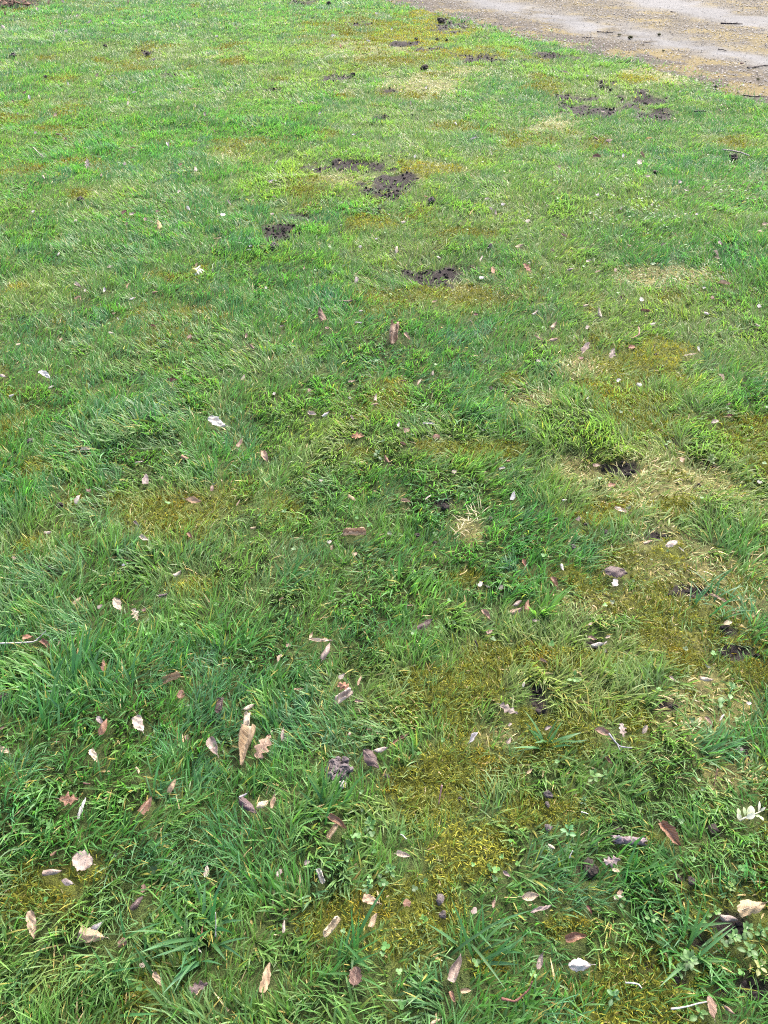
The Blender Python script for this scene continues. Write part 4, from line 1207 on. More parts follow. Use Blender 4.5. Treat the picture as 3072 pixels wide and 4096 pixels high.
meshes = []
RINGS = ((.12, 1.3, 21000, 3, 1.0), (1.3, 2.4, 17000, 3, 1.0), (2.4, 4.0, 13500, 2, 1.08), (4.0, 6.5, 8500, 2, 1.3), (6.5, 9.5, 5000, 2, 1.65), (9.5, 14.0, 2800, 2, 2.1))
for (ya, yb, dens, nseg, wmul) in RINGS:
    n = int(area(ya, yb) * dens)
    p = scatter(n, ya, yb)
    x, y = p[:, 0], p[:, 1]
    ds = drive_s(x, y)
    so, mo, st, lu, cl = soil_f(x, y), moss_f(x, y), straw_f(x, y), lush_f(x, y), clover_f(x, y)
    pr = pressed(x, y)
    dn = fnoise(x, y, .14, 131)
    keep = (1 - (.84 if ya < 2.4 else .93) * so) * (1 - .40 * mo) * (1 - .15 * st) * (.55 + .9 * dn) * np.maximum(sstep(.05, -.03, ds), .16 * sstep(.4, .05, ds)) * (1 - .25 * cl)
    keep = keep * np.where(pr < 1.0, .16, 1.0)
    keep = keep * np.where((x < BEDX0) & (y > BEDY0 + .1), .15, 1)
    ok = rng.random(n) < keep * 1.05
    x, y, mo, st, lu, pr, so, cl = (v[ok] for v in (x, y, mo, st, lu, pr, so, cl))
    n = len(x)
    bi, bj, bd = voronoi_clump(x, y, .075 if ya < 4 else .12, 17)
    h1, h2, h3, h4, h5 = (vhash(bi, bj, 40 + q) for q in range(5))
    field = fnoise(x, y, .55, 301)
    u = lambda: rng.random(n)
    az = (fnoise(x, y, .7, 311) - .5) * 9 + 0.5 + (h1 - .5) * 3.6 + rng.normal(0, .75, n)
    L = (.030 + .032 * field + .016 * h2 ** 2) * (1 if ya < 2 else .86 if ya < 4 else .76) * (.55 + .75 * u()) * (1 + .38 * lu) * (1 - .36 * mo) * (1 - .25 * st)
    L *= np.where(pr < 1.6, .70, 1.0)
    L *= 1 + .12 * min(ya / 6, 1)
    W = (.0018 + .0022 * h3 + .0010 * u() ** 2) * (1 + .35 * lu) * (1 - .25 * mo) * wmul
    th0 = np.clip(.34 + .40 * h4 + rng.normal(0, .22, n) + .25 * st, .05, 1.35)
    curv = np.clip(.25 + .9 * u() ** 1.4 + .3 * st, 0, 1.9)
    roll = rng.normal(0, .55, n)
    gi = np.clip((h5 * 6).astype(int), 0, 5)
    C = GREENS[gi] * .6 + GREENS[rng.integers(0, 6, n)] * .4
    C = C * ((.62 + .70 * u()[:, None] ** 1.5) if ya < 4 else (.78 + .36 * u()[:, None])) * (1.0 + .14 * (h2[:, None] - .5))
    yel = np.clip(.42 * mo + .40 * st + .14 + .58 * yellow_f(x, y) + (fnoise(x, y, .5, 321) - .58) * 1.2, 0, 1)[:, None]
    C = C * (1 - .7 * yel) + np.array([.225, .25, .072]) * .7 * yel
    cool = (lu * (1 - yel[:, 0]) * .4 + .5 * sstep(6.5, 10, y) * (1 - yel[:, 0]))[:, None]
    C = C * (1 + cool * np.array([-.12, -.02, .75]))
    fade = (.30 * sstep(3.5, 9, y))[:, None]  # paler with distance, painted into the blades to soften their backlit lime glow
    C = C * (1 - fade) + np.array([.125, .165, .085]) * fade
    dead = u() < (.03 + .52 * st + .12 * mo + .07 * so)
    C[dead] = STRAWS[rng.integers(0, 4, dead.sum())] * (.6 + .55 * rng.random((dead.sum(), 1)))
    th0[dead] = np.clip(th0[dead] + .5, 0, 1.5); L[dead] *= .8
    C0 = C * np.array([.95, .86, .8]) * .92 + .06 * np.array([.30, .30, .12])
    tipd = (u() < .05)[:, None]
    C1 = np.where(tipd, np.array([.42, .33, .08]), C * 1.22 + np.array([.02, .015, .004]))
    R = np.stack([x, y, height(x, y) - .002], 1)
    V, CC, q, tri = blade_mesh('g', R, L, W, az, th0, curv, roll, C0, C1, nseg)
    meshes.append((V, CC, q, tri))
    print('grass ring', ya, n)
off = 0; VV, CCs, QQ, TT = [], [], [], []
for V, CC, q, tri in meshes:
    VV.append(V); CCs.append(CC); QQ += [a + off for a in q]; TT.append(tri + off); off += len(V)
g = link('grass', mesh_np('grass', np.concatenate(VV), [np.concatenate(QQ), np.concatenate(TT)], np.concatenate(CCs)), M_GRASS)
tag(g, 'short green grass blades growing all over the lawn', 'grass', kind='stuff')

# moss: short crowded shoots
VV, CCs, QQ, TT = [], [], [], []; off = 0
for (ya, yb, dens, wm) in ((.12, 1.3, 50000, 1.15), (1.3, 2.4, 30000, 1.35), (2.4, 4.5, 15000, 1.7), (4.5, 8, 6500, 2.4), (8, 13.5, 3200, 3.2)):
    n = int(area(ya, yb) * dens)
    p = scatter(n, ya, yb); x, y = p[:, 0], p[:, 1]
    mo = moss_f(x, y); so = soil_f(x, y)
    ok = (rng.random(n) < np.clip(np.maximum(mo * 1.1 - .02, .12), 0, 1) * (1 - .9 * so)) & (drive_s(x, y) < .12) & (pressed(x, y) > 1)
    x, y, mo = x[ok], y[ok], mo[ok]; n = len(x)
    bi, bj, bd = voronoi_clump(x, y, .035, 27)
    br = bright_f(x, y)
    t = np.clip(br * .75 + (vhash(bi, bj, 3) - .5) * .5 + rng.normal(0, .12, n), 0, 1)[:, None]
    C = np.array([.135, .142, .017]) * (1 - t) + np.array([.38, .37, .055]) * t
    C = C * (.6 + .75 * rng.random((n, 1)))
    lo = (mo < .15)[:, None]
    C = np.where(lo, C * np.array([.55, .95, 1.2]), C)
    org = (fnoise(x, y, .12, 411) > .66)[:, None]
    C = np.where(org, C * np.array([1.15, .92, .7]), C)
    hum = np.clip(1 - bd / .03, 0, 1) * .014 * mo
    R = np.stack([x, y, height(x, y) + hum - .001], 1)
    L = (.007 + .010 * rng.random(n)) * (1 + .25 * (wm - 1))
    V, CC, q, tri = blade_mesh('m', R, L, (.0012 + .0014 * rng.random(n)) * wm, rng.random(n) * 6.28, rng.random(n) * .9,
                               rng.random(n) * 1.2, rng.normal(0, .6, n), C * .75, C * 1.1, 2)
    VV.append(V); CCs.append(CC); QQ += [a + off for a in q]; TT.append(tri + off); off += len(V)
    print('moss', ya, n)
g = link('moss', mesh_np('moss', np.concatenate(VV), [np.concatenate(QQ), np.concatenate(TT)], np.concatenate(CCs)), M_MOSS)
tag(g, 'olive and gold moss cushions between the grass', 'moss', kind='stuff')

# clover: leaflets in threes on the low lawn
p = np.concatenate([scatter(int(area(a, b) * dn), a, b) for a, b, dn in ((.12, 2.2, 2600), (2.2, 5, 1400), (5, 9, 260))])
x, y = p[:, 0], p[:, 1]
ok = (rng.random(len(x)) < clover_f(x, y) * .5 + .018) & (pressed(x, y) > 1.1) & (drive_s(x, y) < -.05) & (soil_f(x, y) < .8)
x, y = x[ok], y[ok]; n = len(x)
r = .0024 + .0026 * rng.random(n); zt = height(x, y) + .008 + .020 * rng.random(n)
C = (np.array([.040, .105, .022]) * (1 - rng.random((n, 1))) + np.array([.060, .14, .034]) * rng.random((n, 1)))
a0 = rng.random(n) * 6.28; tx, ty_ = rng.normal(0, .25, n), rng.normal(0, .25, n)
VV, CCs, FF = [], [], []; off = 0
for k in range(3):
    a = a0 + k * 2.094
    ctr = np.stack([x + np.cos(a) * r * .95, y + np.sin(a) * r * .95], 1)
    ring = []
    for j in range(7):
        b = a + math.pi + j * 2 * math.pi / 7
        rad = r * (.92 if j else .95) * (.86 if j in (3, 4) else 1)
        ring.append(np.stack([ctr[:, 0] + np.cos(b) * rad, ctr[:, 1] + np.sin(b) * rad * 1.0], 1))
    ring = [np.concatenate([q, (zt + (q[:, 0] - x) * tx + (q[:, 1] - y) * ty_ + np.hypot(q[:, 0] - x, q[:, 1] - y) * .25)[:, None]], 1) for q in ring]
    VV.append(np.stack(ring, 1).reshape(-1, 3)); CCs.append(np.repeat(C, 7, axis=0))
    FF.append((np.arange(n) * 7)[:, None] + np.arange(7)[None] + off); off += n * 7
g = link('clover', mesh_np('clover', np.concatenate(VV), [np.concatenate(FF)], np.concatenate(CCs)), M_CLOVER)
tag(g, 'small round clover leaflets low between the grass', 'clover', kind='stuff')
print('clover', n)

# leaf litter of the flower bed behind the far left corner
n = 1100
x = BEDX0 - .05 - 3.2 * rng.random(n) ** 1.0; y = BEDY0 + .05 + 1.7 * rng.random(n)
S = .015 + .03 * rng.random(n)
C = np.array([.085, .05, .034]) * (.35 + 1.2 * rng.random((n, 1)))
g = link('leaf_litter', lumps('leaf_litter', np.stack([x, y, height(x, y) + .02 + .05 * rng.random(n)], 1), S, C, .35), M_STONE)
tag(g, 'dark brown leaf litter covering the flower bed in the corner', 'leaf litter', kind='stuff')

# ------------------------------------------------------------------ dead leaves
PAL = dict(white=(.46, .44, .40), pale=(.44, .38, .32), cream=(.50, .41, .28), tan=(.35, .255, .16), pink=(.26, .175, .125),
           blush=(.40, .335, .265), rust=(.21, .11, .068), orange=(.36, .18, .105), brown=(.15, .085, .06), darkred=(.15, .055, .045),
           purple=(.085, .055, .055), grey=(.29, .235, .20), lilac=(.24, .20, .185), straw=(.55, .42, .17), green=(.25, .36, .18),
           silver=(.36, .36, .37), bark=(.05, .038, .034), pinkbark=(.22, .12, .10), black=(.03, .024, .024), slate=(.16, .155, .165), root=(.11, .050, .036))


def outline(form, u, cut=0.0):
    if form == 'oak':
        e = math.sin(math.pi * min(1, u ** .72 * 1.0)) ** .65
        return e * (.74 + .30 * math.sin(2 * math.pi * (3.3 * u + .05)))
    if form == 'oblong':
        return min(1, 4 * u + .55) * min(1, 2.2 * (1 - u) + .15)
    if form == 'round':
        return max(0, 1 - (2 * u - 1) ** 2) ** .5
    if form == 'strip':
        return min(1, 6 * u + .35) * min(1, 3.2 * (1 - u) + .12)
    if form == 'bit':
        return min(1, 5 * u + .35) * min(1, 3.5 * (1 - u) + .2)
    if form == 'cone':
        return .14 + .86 * min(1, u / .7) ** .9
    if form == 'roll':
        return min(1, 5 * u + .45) * min(1, 5 * (1 - u) + .5)
    return max(0, math.sin(math.pi * (cut + (1 - cut - .0) * u) ** .85)) ** .75


RATIO = dict(oblong=.34, flat=.46, curl=.58, fold=.62, roll=.72, cone=.80, oak=.62, bit=.72, strip=.17, round=.74, tent=.62)


def leaf_surface(form, L, seed, nu, nv):
    rr = random.Random(seed)
    W = L * RATIO[form] * rr.uniform(.85, 1.15)
    roll = dict(oblong=1.2, flat=rr.uniform(.5, 1.8), curl=rr.uniform(2.4, 3.8), fold=0, roll=rr.uniform(4.0, 4.8), cone=4.7, oak=rr.uniform(.3, .9),
                bit=rr.uniform(.3, 1.6), strip=rr.uniform(.6, 2.4), round=.5, tent=0)[form]
    bend = dict(oblong=.2, flat=rr.uniform(-.9, .9), curl=rr.uniform(-1.2, 1.3), fold=rr.uniform(-.3, .5), roll=rr.uniform(-.3, .3), cone=.12, oak=rr.uniform(-.5, .5),
                bit=rr.uniform(-.6, .6), strip=rr.uniform(-.5, .5), round=.3, tent=rr.uniform(-.3, .3))[form]
    twist = rr.uniform(-.5, .5) * (1.4 if form == 'curl' else .8 if form != 'cone' else .1)
    flip = -1 if (form == 'tent' or (form in ('flat', 'oak', 'bit', 'curl') and rr.random() < .4)) else 1
    ph = [rr.uniform(0, 6.28) for _ in range(8)]
    cut = rr.uniform(.08, .26) if form in ('flat', 'curl', 'tent', 'fold') and rr.random() < .65 else 0
    ctr, grid, uv = [], [], []
    for i in range(nu):
        u = i / (nu - 1)
        hw0 = outline(form, u, cut) * W / 2
        if form not in ('strip', 'roll', 'cone'):
            hw0 = max(hw0, .02 * W)
        th = bend * (u - .5)
        cx = math.sin(th) / bend * L if abs(bend) > 1e-3 else (u - .5) * L
        cz = (1 - math.cos(th)) / bend * L if abs(bend) > 1e-3 else 0
        row = []
        for j in range(nv):
            v = -1 + 2 * j / (nv - 1)
            edge = 1 + (.13 * math.sin(u * 8 + ph[6] + (2.4 if v > 0 else 0)) + .09 * math.sin(u * 23 + ph[0] + (2 if v > 0 else 0)) + .07 * math.sin(u * 41 + ph[1])) * (1 if form not in ('cone',) else .5)
            if form == 'bit':
                edge += .22 * math.sin(u * 9 + ph[2] + (3 if v > 0 else 0))
            y = v * hw0 * edge
            if form in ('fold', 'tent'):
                a = .95 if form == 'fold' else .62
                yy, zz = y * math.cos(a), abs(y) * math.sin(a)
            elif roll > 1e-3:
                R = max(hw0, 1e-5) * 2 / roll
                sp = 1 + (.22 * (v + 1) / 2 if form in ('roll', 'cone') else 0)
                yy, zz = R * sp * math.sin(y / R), R * (1 - math.cos(y / R) * sp)
            else:
                yy, zz = y, 0
            zz *= flip
            rib = .022 * W * math.sin(2 * math.pi * (u * 8 - abs(v) * 1.6)) * (0.3 if form in ('strip', 'bit') else 1)
            crm = L * (.022 * math.sin(u * 7 + v * 3 + ph[3]) + .016 * math.sin(u * 13 - v * 5 + ph[4]))
            zz += rib + crm
            yy += L * .012 * math.sin(u * 9 + ph[5])
            t = twist * (u - .5)
            yy, zz = yy * math.cos(t) - zz * math.sin(t), yy * math.sin(t) + zz * math.cos(t)
            row.append((cx - zz * math.sin(th), yy, cz + zz * math.cos(th)))
            uv.append((u, v))
        grid.append(row)
    return np.array(grid), np.array(uv), W


def grid_faces(nu, nv):
    i = np.arange(nu * nv).reshape(nu, nv)
    return np.stack([i[:-1, :-1].ravel(), i[:-1, 1:].ravel(), i[1:, 1:].ravel(), i[1:, :-1].ravel()], 1)


def tube_mesh(name, pts, rads, sides=5):
    pts = np.array(pts, float); n = len(pts)
    V = []
    for i in range(n):
        t = pts[min(i + 1, n - 1)] - pts[max(i - 1, 0)]
        t = t / (np.linalg.norm(t) + 1e-9)
        a = np.cross(t, [0, 0, 1.0]);
        if np.linalg.norm(a) < .1: a = np.cross(t, [1.0, 0, 0])
        a /= np.linalg.norm(a); b = np.cross(t, a)
        for k in range(sides):
            w = 2 * math.pi * k / sides
            V.append(pts[i] + (a * math.cos(w) + b * math.sin(w)) * rads[i])
    i = np.arange(n * sides).reshape(n, sides)
    q = np.stack([i[:-1].ravel(), np.roll(i, -1, 1)[:-1].ravel(), np.roll(i, -1, 1)[1:].ravel(), i[1:].ravel()], 1)
    caps = np.stack([i[0][::-1], i[-1]])
    return mesh_np(name, np.array(V), [q, caps])


from mathutils import Matrix


def frame(X, Y, n, p):
    return Matrix(((X[0], Y[0], n[0], p[0]), (X[1], Y[1], n[1], p[1]), (X[2], Y[2], n[2], p[2]), (0, 0, 0, 1)))


def colour_of(o, rgb):
    o.color = (rgb[0], rgb[1], rgb[2], 1)


GROUP_LEAF = 'fallen dead leaves lying on the lawn'
for d in LEAF_ROWS:
    L, form = d['L'], d['form']
    big = d['px'] > 34
    nu, nv = (23, 11) if d['px'] > 50 else (13, 7) if big else (8, 5)
    grid, uv, W = leaf_surface(form, L, d['seed'], nu, nv)
    name = {'oak': 'oak_leaf', 'strip': 'leaf_strip', 'bit': 'leaf_scrap', 'roll': 'rolled_leaf', 'cone': 'rolled_leaf'}.get(form, 'dead_leaf')
    me = mesh_np(name, grid.reshape(-1, 3), [grid_faces(nu, nv)], uv=uv)
    o = link(name, me, M_LITTER)
    lo = min(0.0, float(grid[..., 2].min()))
    o.matrix_world = frame(d['X'], d['Y'], d['n'], d['mid'] - d['n'] * lo * .6)
    rr = random.Random(d['seed'] + 900)
    base = np.array(PAL[d['colour']]) * .84 * rr.uniform(.88, 1.1) * np.array([1, rr.uniform(.95, 1.04), rr.uniform(.92, 1.06)])
    colour_of(o, base)
    cat = {'bit': 'leaf scrap', 'strip': 'leaf strip'}.get(form, 'dead leaf')
    tag(o, d['label'], cat, GROUP_LEAF)
    if big and form not in ('bit', 'strip', 'roll', 'cone'):
        mid = grid[:, nv // 2] + np.array([0, 0, L * .004])
        if d['px'] > 45 and form in ('flat', 'oak', 'curl', 'fold', 'round'):
            v_ = link('midrib', tube_mesh('midrib', mid[1:-1], np.linspace(.011, .004, nu - 2) * L), M_LITTER, o)
            colour_of(v_, base * 1.15 if d['colour'] not in ('pale', 'white', 'cream') else base * .85)
        if rr.random() < .75:
            e = 0 if rr.random() < .5 else -1
            s0 = grid[e, nv // 2]; s1 = s0 + (grid[e, nv // 2] - grid[1 if e == 0 else -2, nv // 2]) * 2.2 * (nu / 13)
            k_ = link('stalk', tube_mesh('stalk', [s0, (s0 + s1) / 2 + np.array([0, L * .02, L * .02]), s1], np.array([.012, .011, .014]) * L, 4), M_LITTER, o)
            colour_of(k_, base * .6)

# ------------------------------------------------------------------ soil lumps
ICO2, ICO3 = ico(2), ico(3)


def lump_mesh(name, s, seed, base, rough=.5):
    v, f = base
    k = np.array([seed * 3.7, seed * 1.3])
    r = 1 + rough * ((vnoise(v[:, 0] * 1 + k[0], v[:, 1] + v[:, 2] * .7 + k[1], .55, seed) - .5)
                     + .7 * (vnoise(v[:, 0] + v[:, 2] + k[0], v[:, 1] - v[:, 2] + k[1], .22, seed + 1) - .5))
    V = v * r[:, None] * np.array([.5, .42, .34]) * s
    return mesh_np(name, V, [f], smooth=False)


for d in CLOD_ROWS:
    o = link('soil_clod', lump_mesh('soil_clod', d['s'], d['seed'] + 3, ICO2 if d['s'] < .03 else ICO3, .95), M_SOIL)
    gravel_ = 'gravel' in d['label']
    o.location = d['p'] + np.array([0, 0, d['s'] * .10 + .004])
    o.scale = (.75, .75, .5) if gravel_ else (.9, .9, .8)
    o.rotation_euler = (0, 0, d['seed'] * 1.7)
    rr = random.Random(d['seed'])
    g_ = 'grey' in d['label'].split()[:3] or 'grey' in d['label'].split()[:2]
    colour_of(o, np.array((.060, .050, .047) if g_ else (.052, .050, .020) if gravel_ else (.030, .024, .020)) * rr.uniform(.85, 1.25))
    tag(o, d['label'], 'soil lump', 'dark soil lumps on lawn and driveway')

# ------------------------------------------------------------------ sticks and straws
for k, d in enumerate(STICK_ROWS):
    on_gravel = 'gravel' in d['label'] or 'track' in d['label']
    lift = .012 if on_gravel else .030
    P = []
    for m, q in enumerate(d['q']):
        P.append(ground_pt(*sheet(d['c'], d['r'], *q), lift))
    P = np.array(P)
    up = any(w in d['label'] for w in ('upright', 'standing', 'pointing up', 'curving up'))
    if up:                                            # the far end rises: its foot stands where the near end is
        lo_ = int(np.argmin(P[:, 1])); foot = P[lo_]
        nrm = np.array([0, -math.sin(math.radians(48)), math.cos(math.radians(48))])
        P = np.array([on_plane(*sheet(d['c'], d['r'], *q), foot, nrm) for q in d['q']])
    # smooth the polyline
    T = np.linspace(0, len(P) - 1, len(P) * 5)
    Q = np.stack([np.interp(T, np.arange(len(P)), P[:, a]) for a in range(3)], 1)
    for _ in range(2):
        Q[1:-1] = (Q[:-2] + 2 * Q[1:-1] + Q[2:]) / 4
    r0 = d['th'] * cam_depth(P.mean(0)) / FOC / 2
    rr = random.Random(k)
    knob = .35 if d['colour'] == 'root' else .16
    rads = [r0 * (1.1 - .5 * i / len(Q)) * (1 + knob * rr.uniform(-1, 1)) for i in range(len(Q))]
    ctr = Q[0].copy()
    o = link(d['name'], tube_mesh(d['name'], Q - ctr, rads, 6), M_WOOD)
    o.location = ctr
    colour_of(o, np.array(PAL[d['colour']]) * (.6 if d['colour'] in ('white', 'pale', 'straw') else 1))
    tag(o, d['label'], 'twig' if d['name'] == 'twig' else 'straw', 'twigs and straws lying about')
    if d['name'] == 'twig' and len(P) >= 3 and d['colour'] in ('bark', 'lilac', 'slate'):
        m = len(Q) // 2; dirv = (Q[-1] - Q[0]) / np.linalg.norm(Q[-1] - Q[0])
        sd = np.cross(dirv, [0, 0, 1]) * .9 + dirv * .8 + np.array([0, 0, .25])
        b0 = Q[m] - ctr
        s_ = link('side_shoot', tube_mesh('side_shoot', [b0, b0 + sd * r0 * 5, b0 + sd * r0 * 8 + np.array([0, 0, r0])], [r0 * .6, r0 * .45, r0 * .25], 5), M_WOOD, o)
        colour_of(s_, PAL[d['colour']])

# ------------------------------------------------------------------ the piece of bark
p = ground_pt(2516, 3362, .014); Z = cam_depth(p); Lb = 122 * Z / FOC; Wb = 27 * Z / FOC * 1.15
nu, nv = 25, 9
G = []
rr = random.Random(4)
for i in range(nu):
    u = i / (nu - 1)
    for j in range(nv):
        v = -1 + 2 * j / (nv - 1)
        end = .006 * math.sin(j * 2.1) * (1 if i in (0, nu - 1) else 0)
        G.append(((u - .5) * Lb + end, v * Wb / 2 * (1 + .08 * math.sin(u * 14)), .007 * (1 - v * v) + .0016 * math.sin(u * 40 + v * 5) + .0012 * rr.uniform(-1, 1)))
top = np.array(G); bot = top * np.array([1, .92, 0]) - np.array([0, 0, .004])
V = np.concatenate([top, bot]); F = grid_faces(nu, nv)
i = np.arange(nu * nv).reshape(nu, nv); m_ = nu * nv
ring = np.concatenate([i[0, :], i[1:, -1], i[-1, -2::-1], i[-2:0:-1, 0]])
nx_ = np.roll(ring, -1)
sideq = np.stack([nx_, ring, ring + m_, nx_ + m_], 1)
o = link('bark_piece', mesh_np('bark_piece', V, [F, F[:, ::-1] + m_, sideq]), M_WOOD)
o.location = p; o.rotation_euler = (math.radians(10), 0, math.radians(-4))
colour_of(o, (.155, .118, .125))
tag(o, 'flat piece of dark grey bark lying on olive moss', 'bark')
kn = link('knot', lump_mesh('knot', .012, 6, ICO2, .4), M_WOOD, o); kn.location = (-Lb * .36, .001, .0075); colour_of(kn, (.10, .09, .11))

# ------------------------------------------------------------------ the crumbly soil mound: lumps pressed together
p = ground_pt(1357, 3092, .0); Z = cam_depth(p)
o = empty('soil_mound', p)
tag(o, 'crumbly grey soil mound in grass left of the dark purple oval leaf', 'soil mound')
rr = random.Random(12)
m0 = link('core', lump_mesh('core', 88 * Z / FOC, 21, ICO3, .8), M_SOIL, o); m0.location = (0, 0, .008); colour_of(m0, (.075, .062, .062))
for k in range(26):
    a = rr.uniform(0, 6.28); q = rr.uniform(.1, .5) * 96 * Z / FOC
    c = link('soil_lump', lump_mesh('soil_lump', rr.uniform(.010, .020), 30 + k, ICO2, .8), M_SOIL, o)
    c.location = (math.cos(a) * q, math.sin(a) * q * 1.05, .017 * (1 - (q / .05) ** 2 * .5) + .004)
    c.rotation_euler = (rr.uniform(0, 3), rr.uniform(0, 3), rr.uniform(0, 3))
    colour_of(c, np.array((.085, .070, .070)) * rr.uniform(.6, 1.3))
c = link('stone', lump_mesh('stone', .018, 77, ICO2, .6), M_SOIL, o); c.location = (.008, -.034, .013); colour_of(c, (.23, .21, .20))


# ------------------------------------------------------------------ coarse grass tufts: every blade a part
def one_blade(L, W, az, th0, curv, col, seed, n=7):
    rr = random.Random(seed)
    pos = np.array([0., 0, 0]); V = []
    roll = rr.gauss(0, .35)
    prof = [.75, .95, 1, .96, .84, .62, .34, 0.0]
    for k in range(n + 1):
        t = k / n; th = min(th0 + curv * t, 1.9)
        ca, sa = math.cos(az), math.sin(az)
        nr = np.array([-math.cos(th) * ca, -math.cos(th) * sa, math.sin(th)])
        wd = np.array([-sa, ca, 0]) * math.cos(roll) + nr * math.sin(roll)
        w = W / 2 * prof[k]
        V += [pos - wd * w, pos - nr * w * .35, pos + wd * w]
        st = L / n
        pos = pos + np.array([math.sin(th) * ca, math.sin(th) * sa, math.cos(th)]) * st
        pos[2] = max(pos[2], .004)
    nv = 3; i = np.arange((n + 1) * nv).reshape(n + 1, nv)
    q = np.concatenate([np.stack([i[:-1, a], i[:-1, a + 1], i[1:, a + 1], i[1:, a]], 1) for a in (0, 1)])
    c0, c1 = np.array(col) * .9, np.array(col) * 1.08
    C = np.repeat(np.linspace(0, 1, n + 1), 3)[:, None]
    return mesh_np('blade', np.array(V), [q], c0 * (1 - C) + c1 * C)


TUFTS = [  # photograph x, y, blades, length, width, spread, green, lean, label
    (560, 1690, 26, .125, .0062, .075, (.060, .160, .060), .75, 'coarse grass clump with broad blades under the white curl, left lawn'),
    (310, 2760, 30, .125, .0082, .085, (.050, .140, .050), .8, 'large coarse grass clump of broad blades at the left edge'),
    (200, 2860, 16, .11, .0075, .07, (.055, .15, .055), .8, 'broad bladed grass clump lowest at the left edge'),
    (490, 2760, 16, .11, .0075, .05, (.055, .155, .05), .8, 'broad bladed grass clump left of the slanting pale speckled leaf'),
    (1305, 3235, 20, .105, .0060, .035, (.070, .175, .050), .65, 'coarse grass tuft above the rusty Y-shaped leaf'),
    (2165, 2460, 17, .120, .0066, .022, (.120, .235, .060), .5, 'fresh light green tuft right of the pink three-cornered leaf'),
    (810, 3760, 28, .125, .0068, .045, (.050, .145, .055), .75, 'big coarse tuft at the bottom, with a white straw inside'),
    (1595, 2345, 18, .100, .0052, .035, (.080, .185, .050), .7, 'grass tuft above the purplish pointed leaf, centre'),
    (2190, 2985, 18, .090, .0062, .020, (.070, .170, .060), 1.1, 'flat star of grass blades on olive moss'),
    (1150, 2340, 24, .100, .0058, .06, (.060, .16, .05), .95, 'spreading grass clump left of the bright moss, centre'),
    (2740, 3800, 20, .100, .0060, .045, (.070, .17, .055), 1.0, 'grass tuft just above the leafy seedling at the lower right'),
    (2540, 3500, 22, .090, .0056, .06, (.065, .175, .05), .75, 'grass tuft right below the piece of bark'),
    (1900, 3800, 20, .115, .0062, .05, (.055, .15, .055), .95, 'grass clump leaning right beside the forked grey brown leaf'),
    (1400, 3880, 18, .115, .0056, .05, (.06, .165, .05), .7, 'grass tuft right of the round dark brown leaf, bottom'),
    (480, 3920, 22, .10, .0052, .07, (.055, .155, .045), .9, 'grass clump at the bottom left below the tan boat-shaped leaf'),
    (690, 1370, 22, .085, .0034, .06, (.07, .18, .04), .8, 'dark grassy hummock in the left lawn'),
    (1085, 500, 30, .105, .0050, .07, (.10, .22, .075), .6, 'bright green grass tuft in the far middle lawn'),
    (1500, 500, 22, .09, .0046, .06, (.075, .17, .07), .7, 'bluish grass tuft between dark scrapes in the far middle lawn'),
    (1930, 520, 20, .10, .0048, .05, (.085, .2, .055), .6, 'grass tuft in the far lawn left of the dark soil by the driveway'),
    (2860, 2410, 30, .10, .0046, .08, (.06, .16, .06), 1.15, 'combed flat grass clump at the right, by the tan splintered strip'),
]
SEEN = [(d['mid'], d['L']) for d in LEAF_ROWS]
for k, (px, py, nb, L, W, sp, col, lean, label) in enumerate(TUFTS):
    p = ground_pt(px, py, 0); rr = random.Random(k + 50)
    o = empty('grass_tuft', p)
    tag(o, label, 'grass tuft', 'coarse grass tufts in the lawn')
    for b in range(nb):
        a = rr.uniform(0, 6.28)
        dx, dy = math.cos(a) * sp * rr.random(), math.sin(a) * sp * rr.random()
        cc = np.array(col) * rr.uniform(.75, 1.2) * np.array([rr.uniform(.9, 1.25), 1, rr.uniform(.8, 1.15)])
        az = a + rr.gauss(0, .6) if sp < .05 else rr.gauss(.6, 1.1)
        Lb_ = L * rr.uniform(.55, 1.1)
        root = p + np.array([dx, dy, 0])
        tip = root + np.array([math.cos(az), math.sin(az), 0]) * Lb_ * .7
        if any(np.hypot(*(root + (tip - root) * f - m)[:2]) < l * .45 for m, l in SEEN for f in (.35, .7, 1)):
            az += 2.2; Lb_ *= .7
        m = link('blade', one_blade(Lb_, W * rr.uniform(.7, 1.15), az, lean * rr.uniform(.35, 1.0), rr.uniform(.2, 1.1), cc, b), M_GRASS, o)
        m.location = (dx, dy, float(height(np.array([p[0] + dx]), np.array([p[1] + dy]))[0]) - p[2] - .002)

# the dead straw tuft, top right of centre
p = ground_pt(1875, 2095, .012); rr = random.Random(8)
o = empty('dead_grass_tuft', p); tag(o, 'bleached dead grass tuft lying in green grass right of the large torn tan leaf', 'dead grass')
for b in range(34):
    u = rr.random()
    m = link('blade', one_blade(rr.uniform(.02, .05), .0022, rr.gauss(.9, .9) + (3.14 if rr.random() < .4 else 0), rr.uniform(.8, 1.4), rr.uniform(0, .5),
                                np.array((.56, .46, .30)) * rr.uniform(.7, 1.15), b), M_GRASS, o)
    m.location = (-.045 + .085 * u + rr.gauss(0, .008), -.05 + .10 * u + rr.gauss(0, .01), rr.uniform(.004, .018))


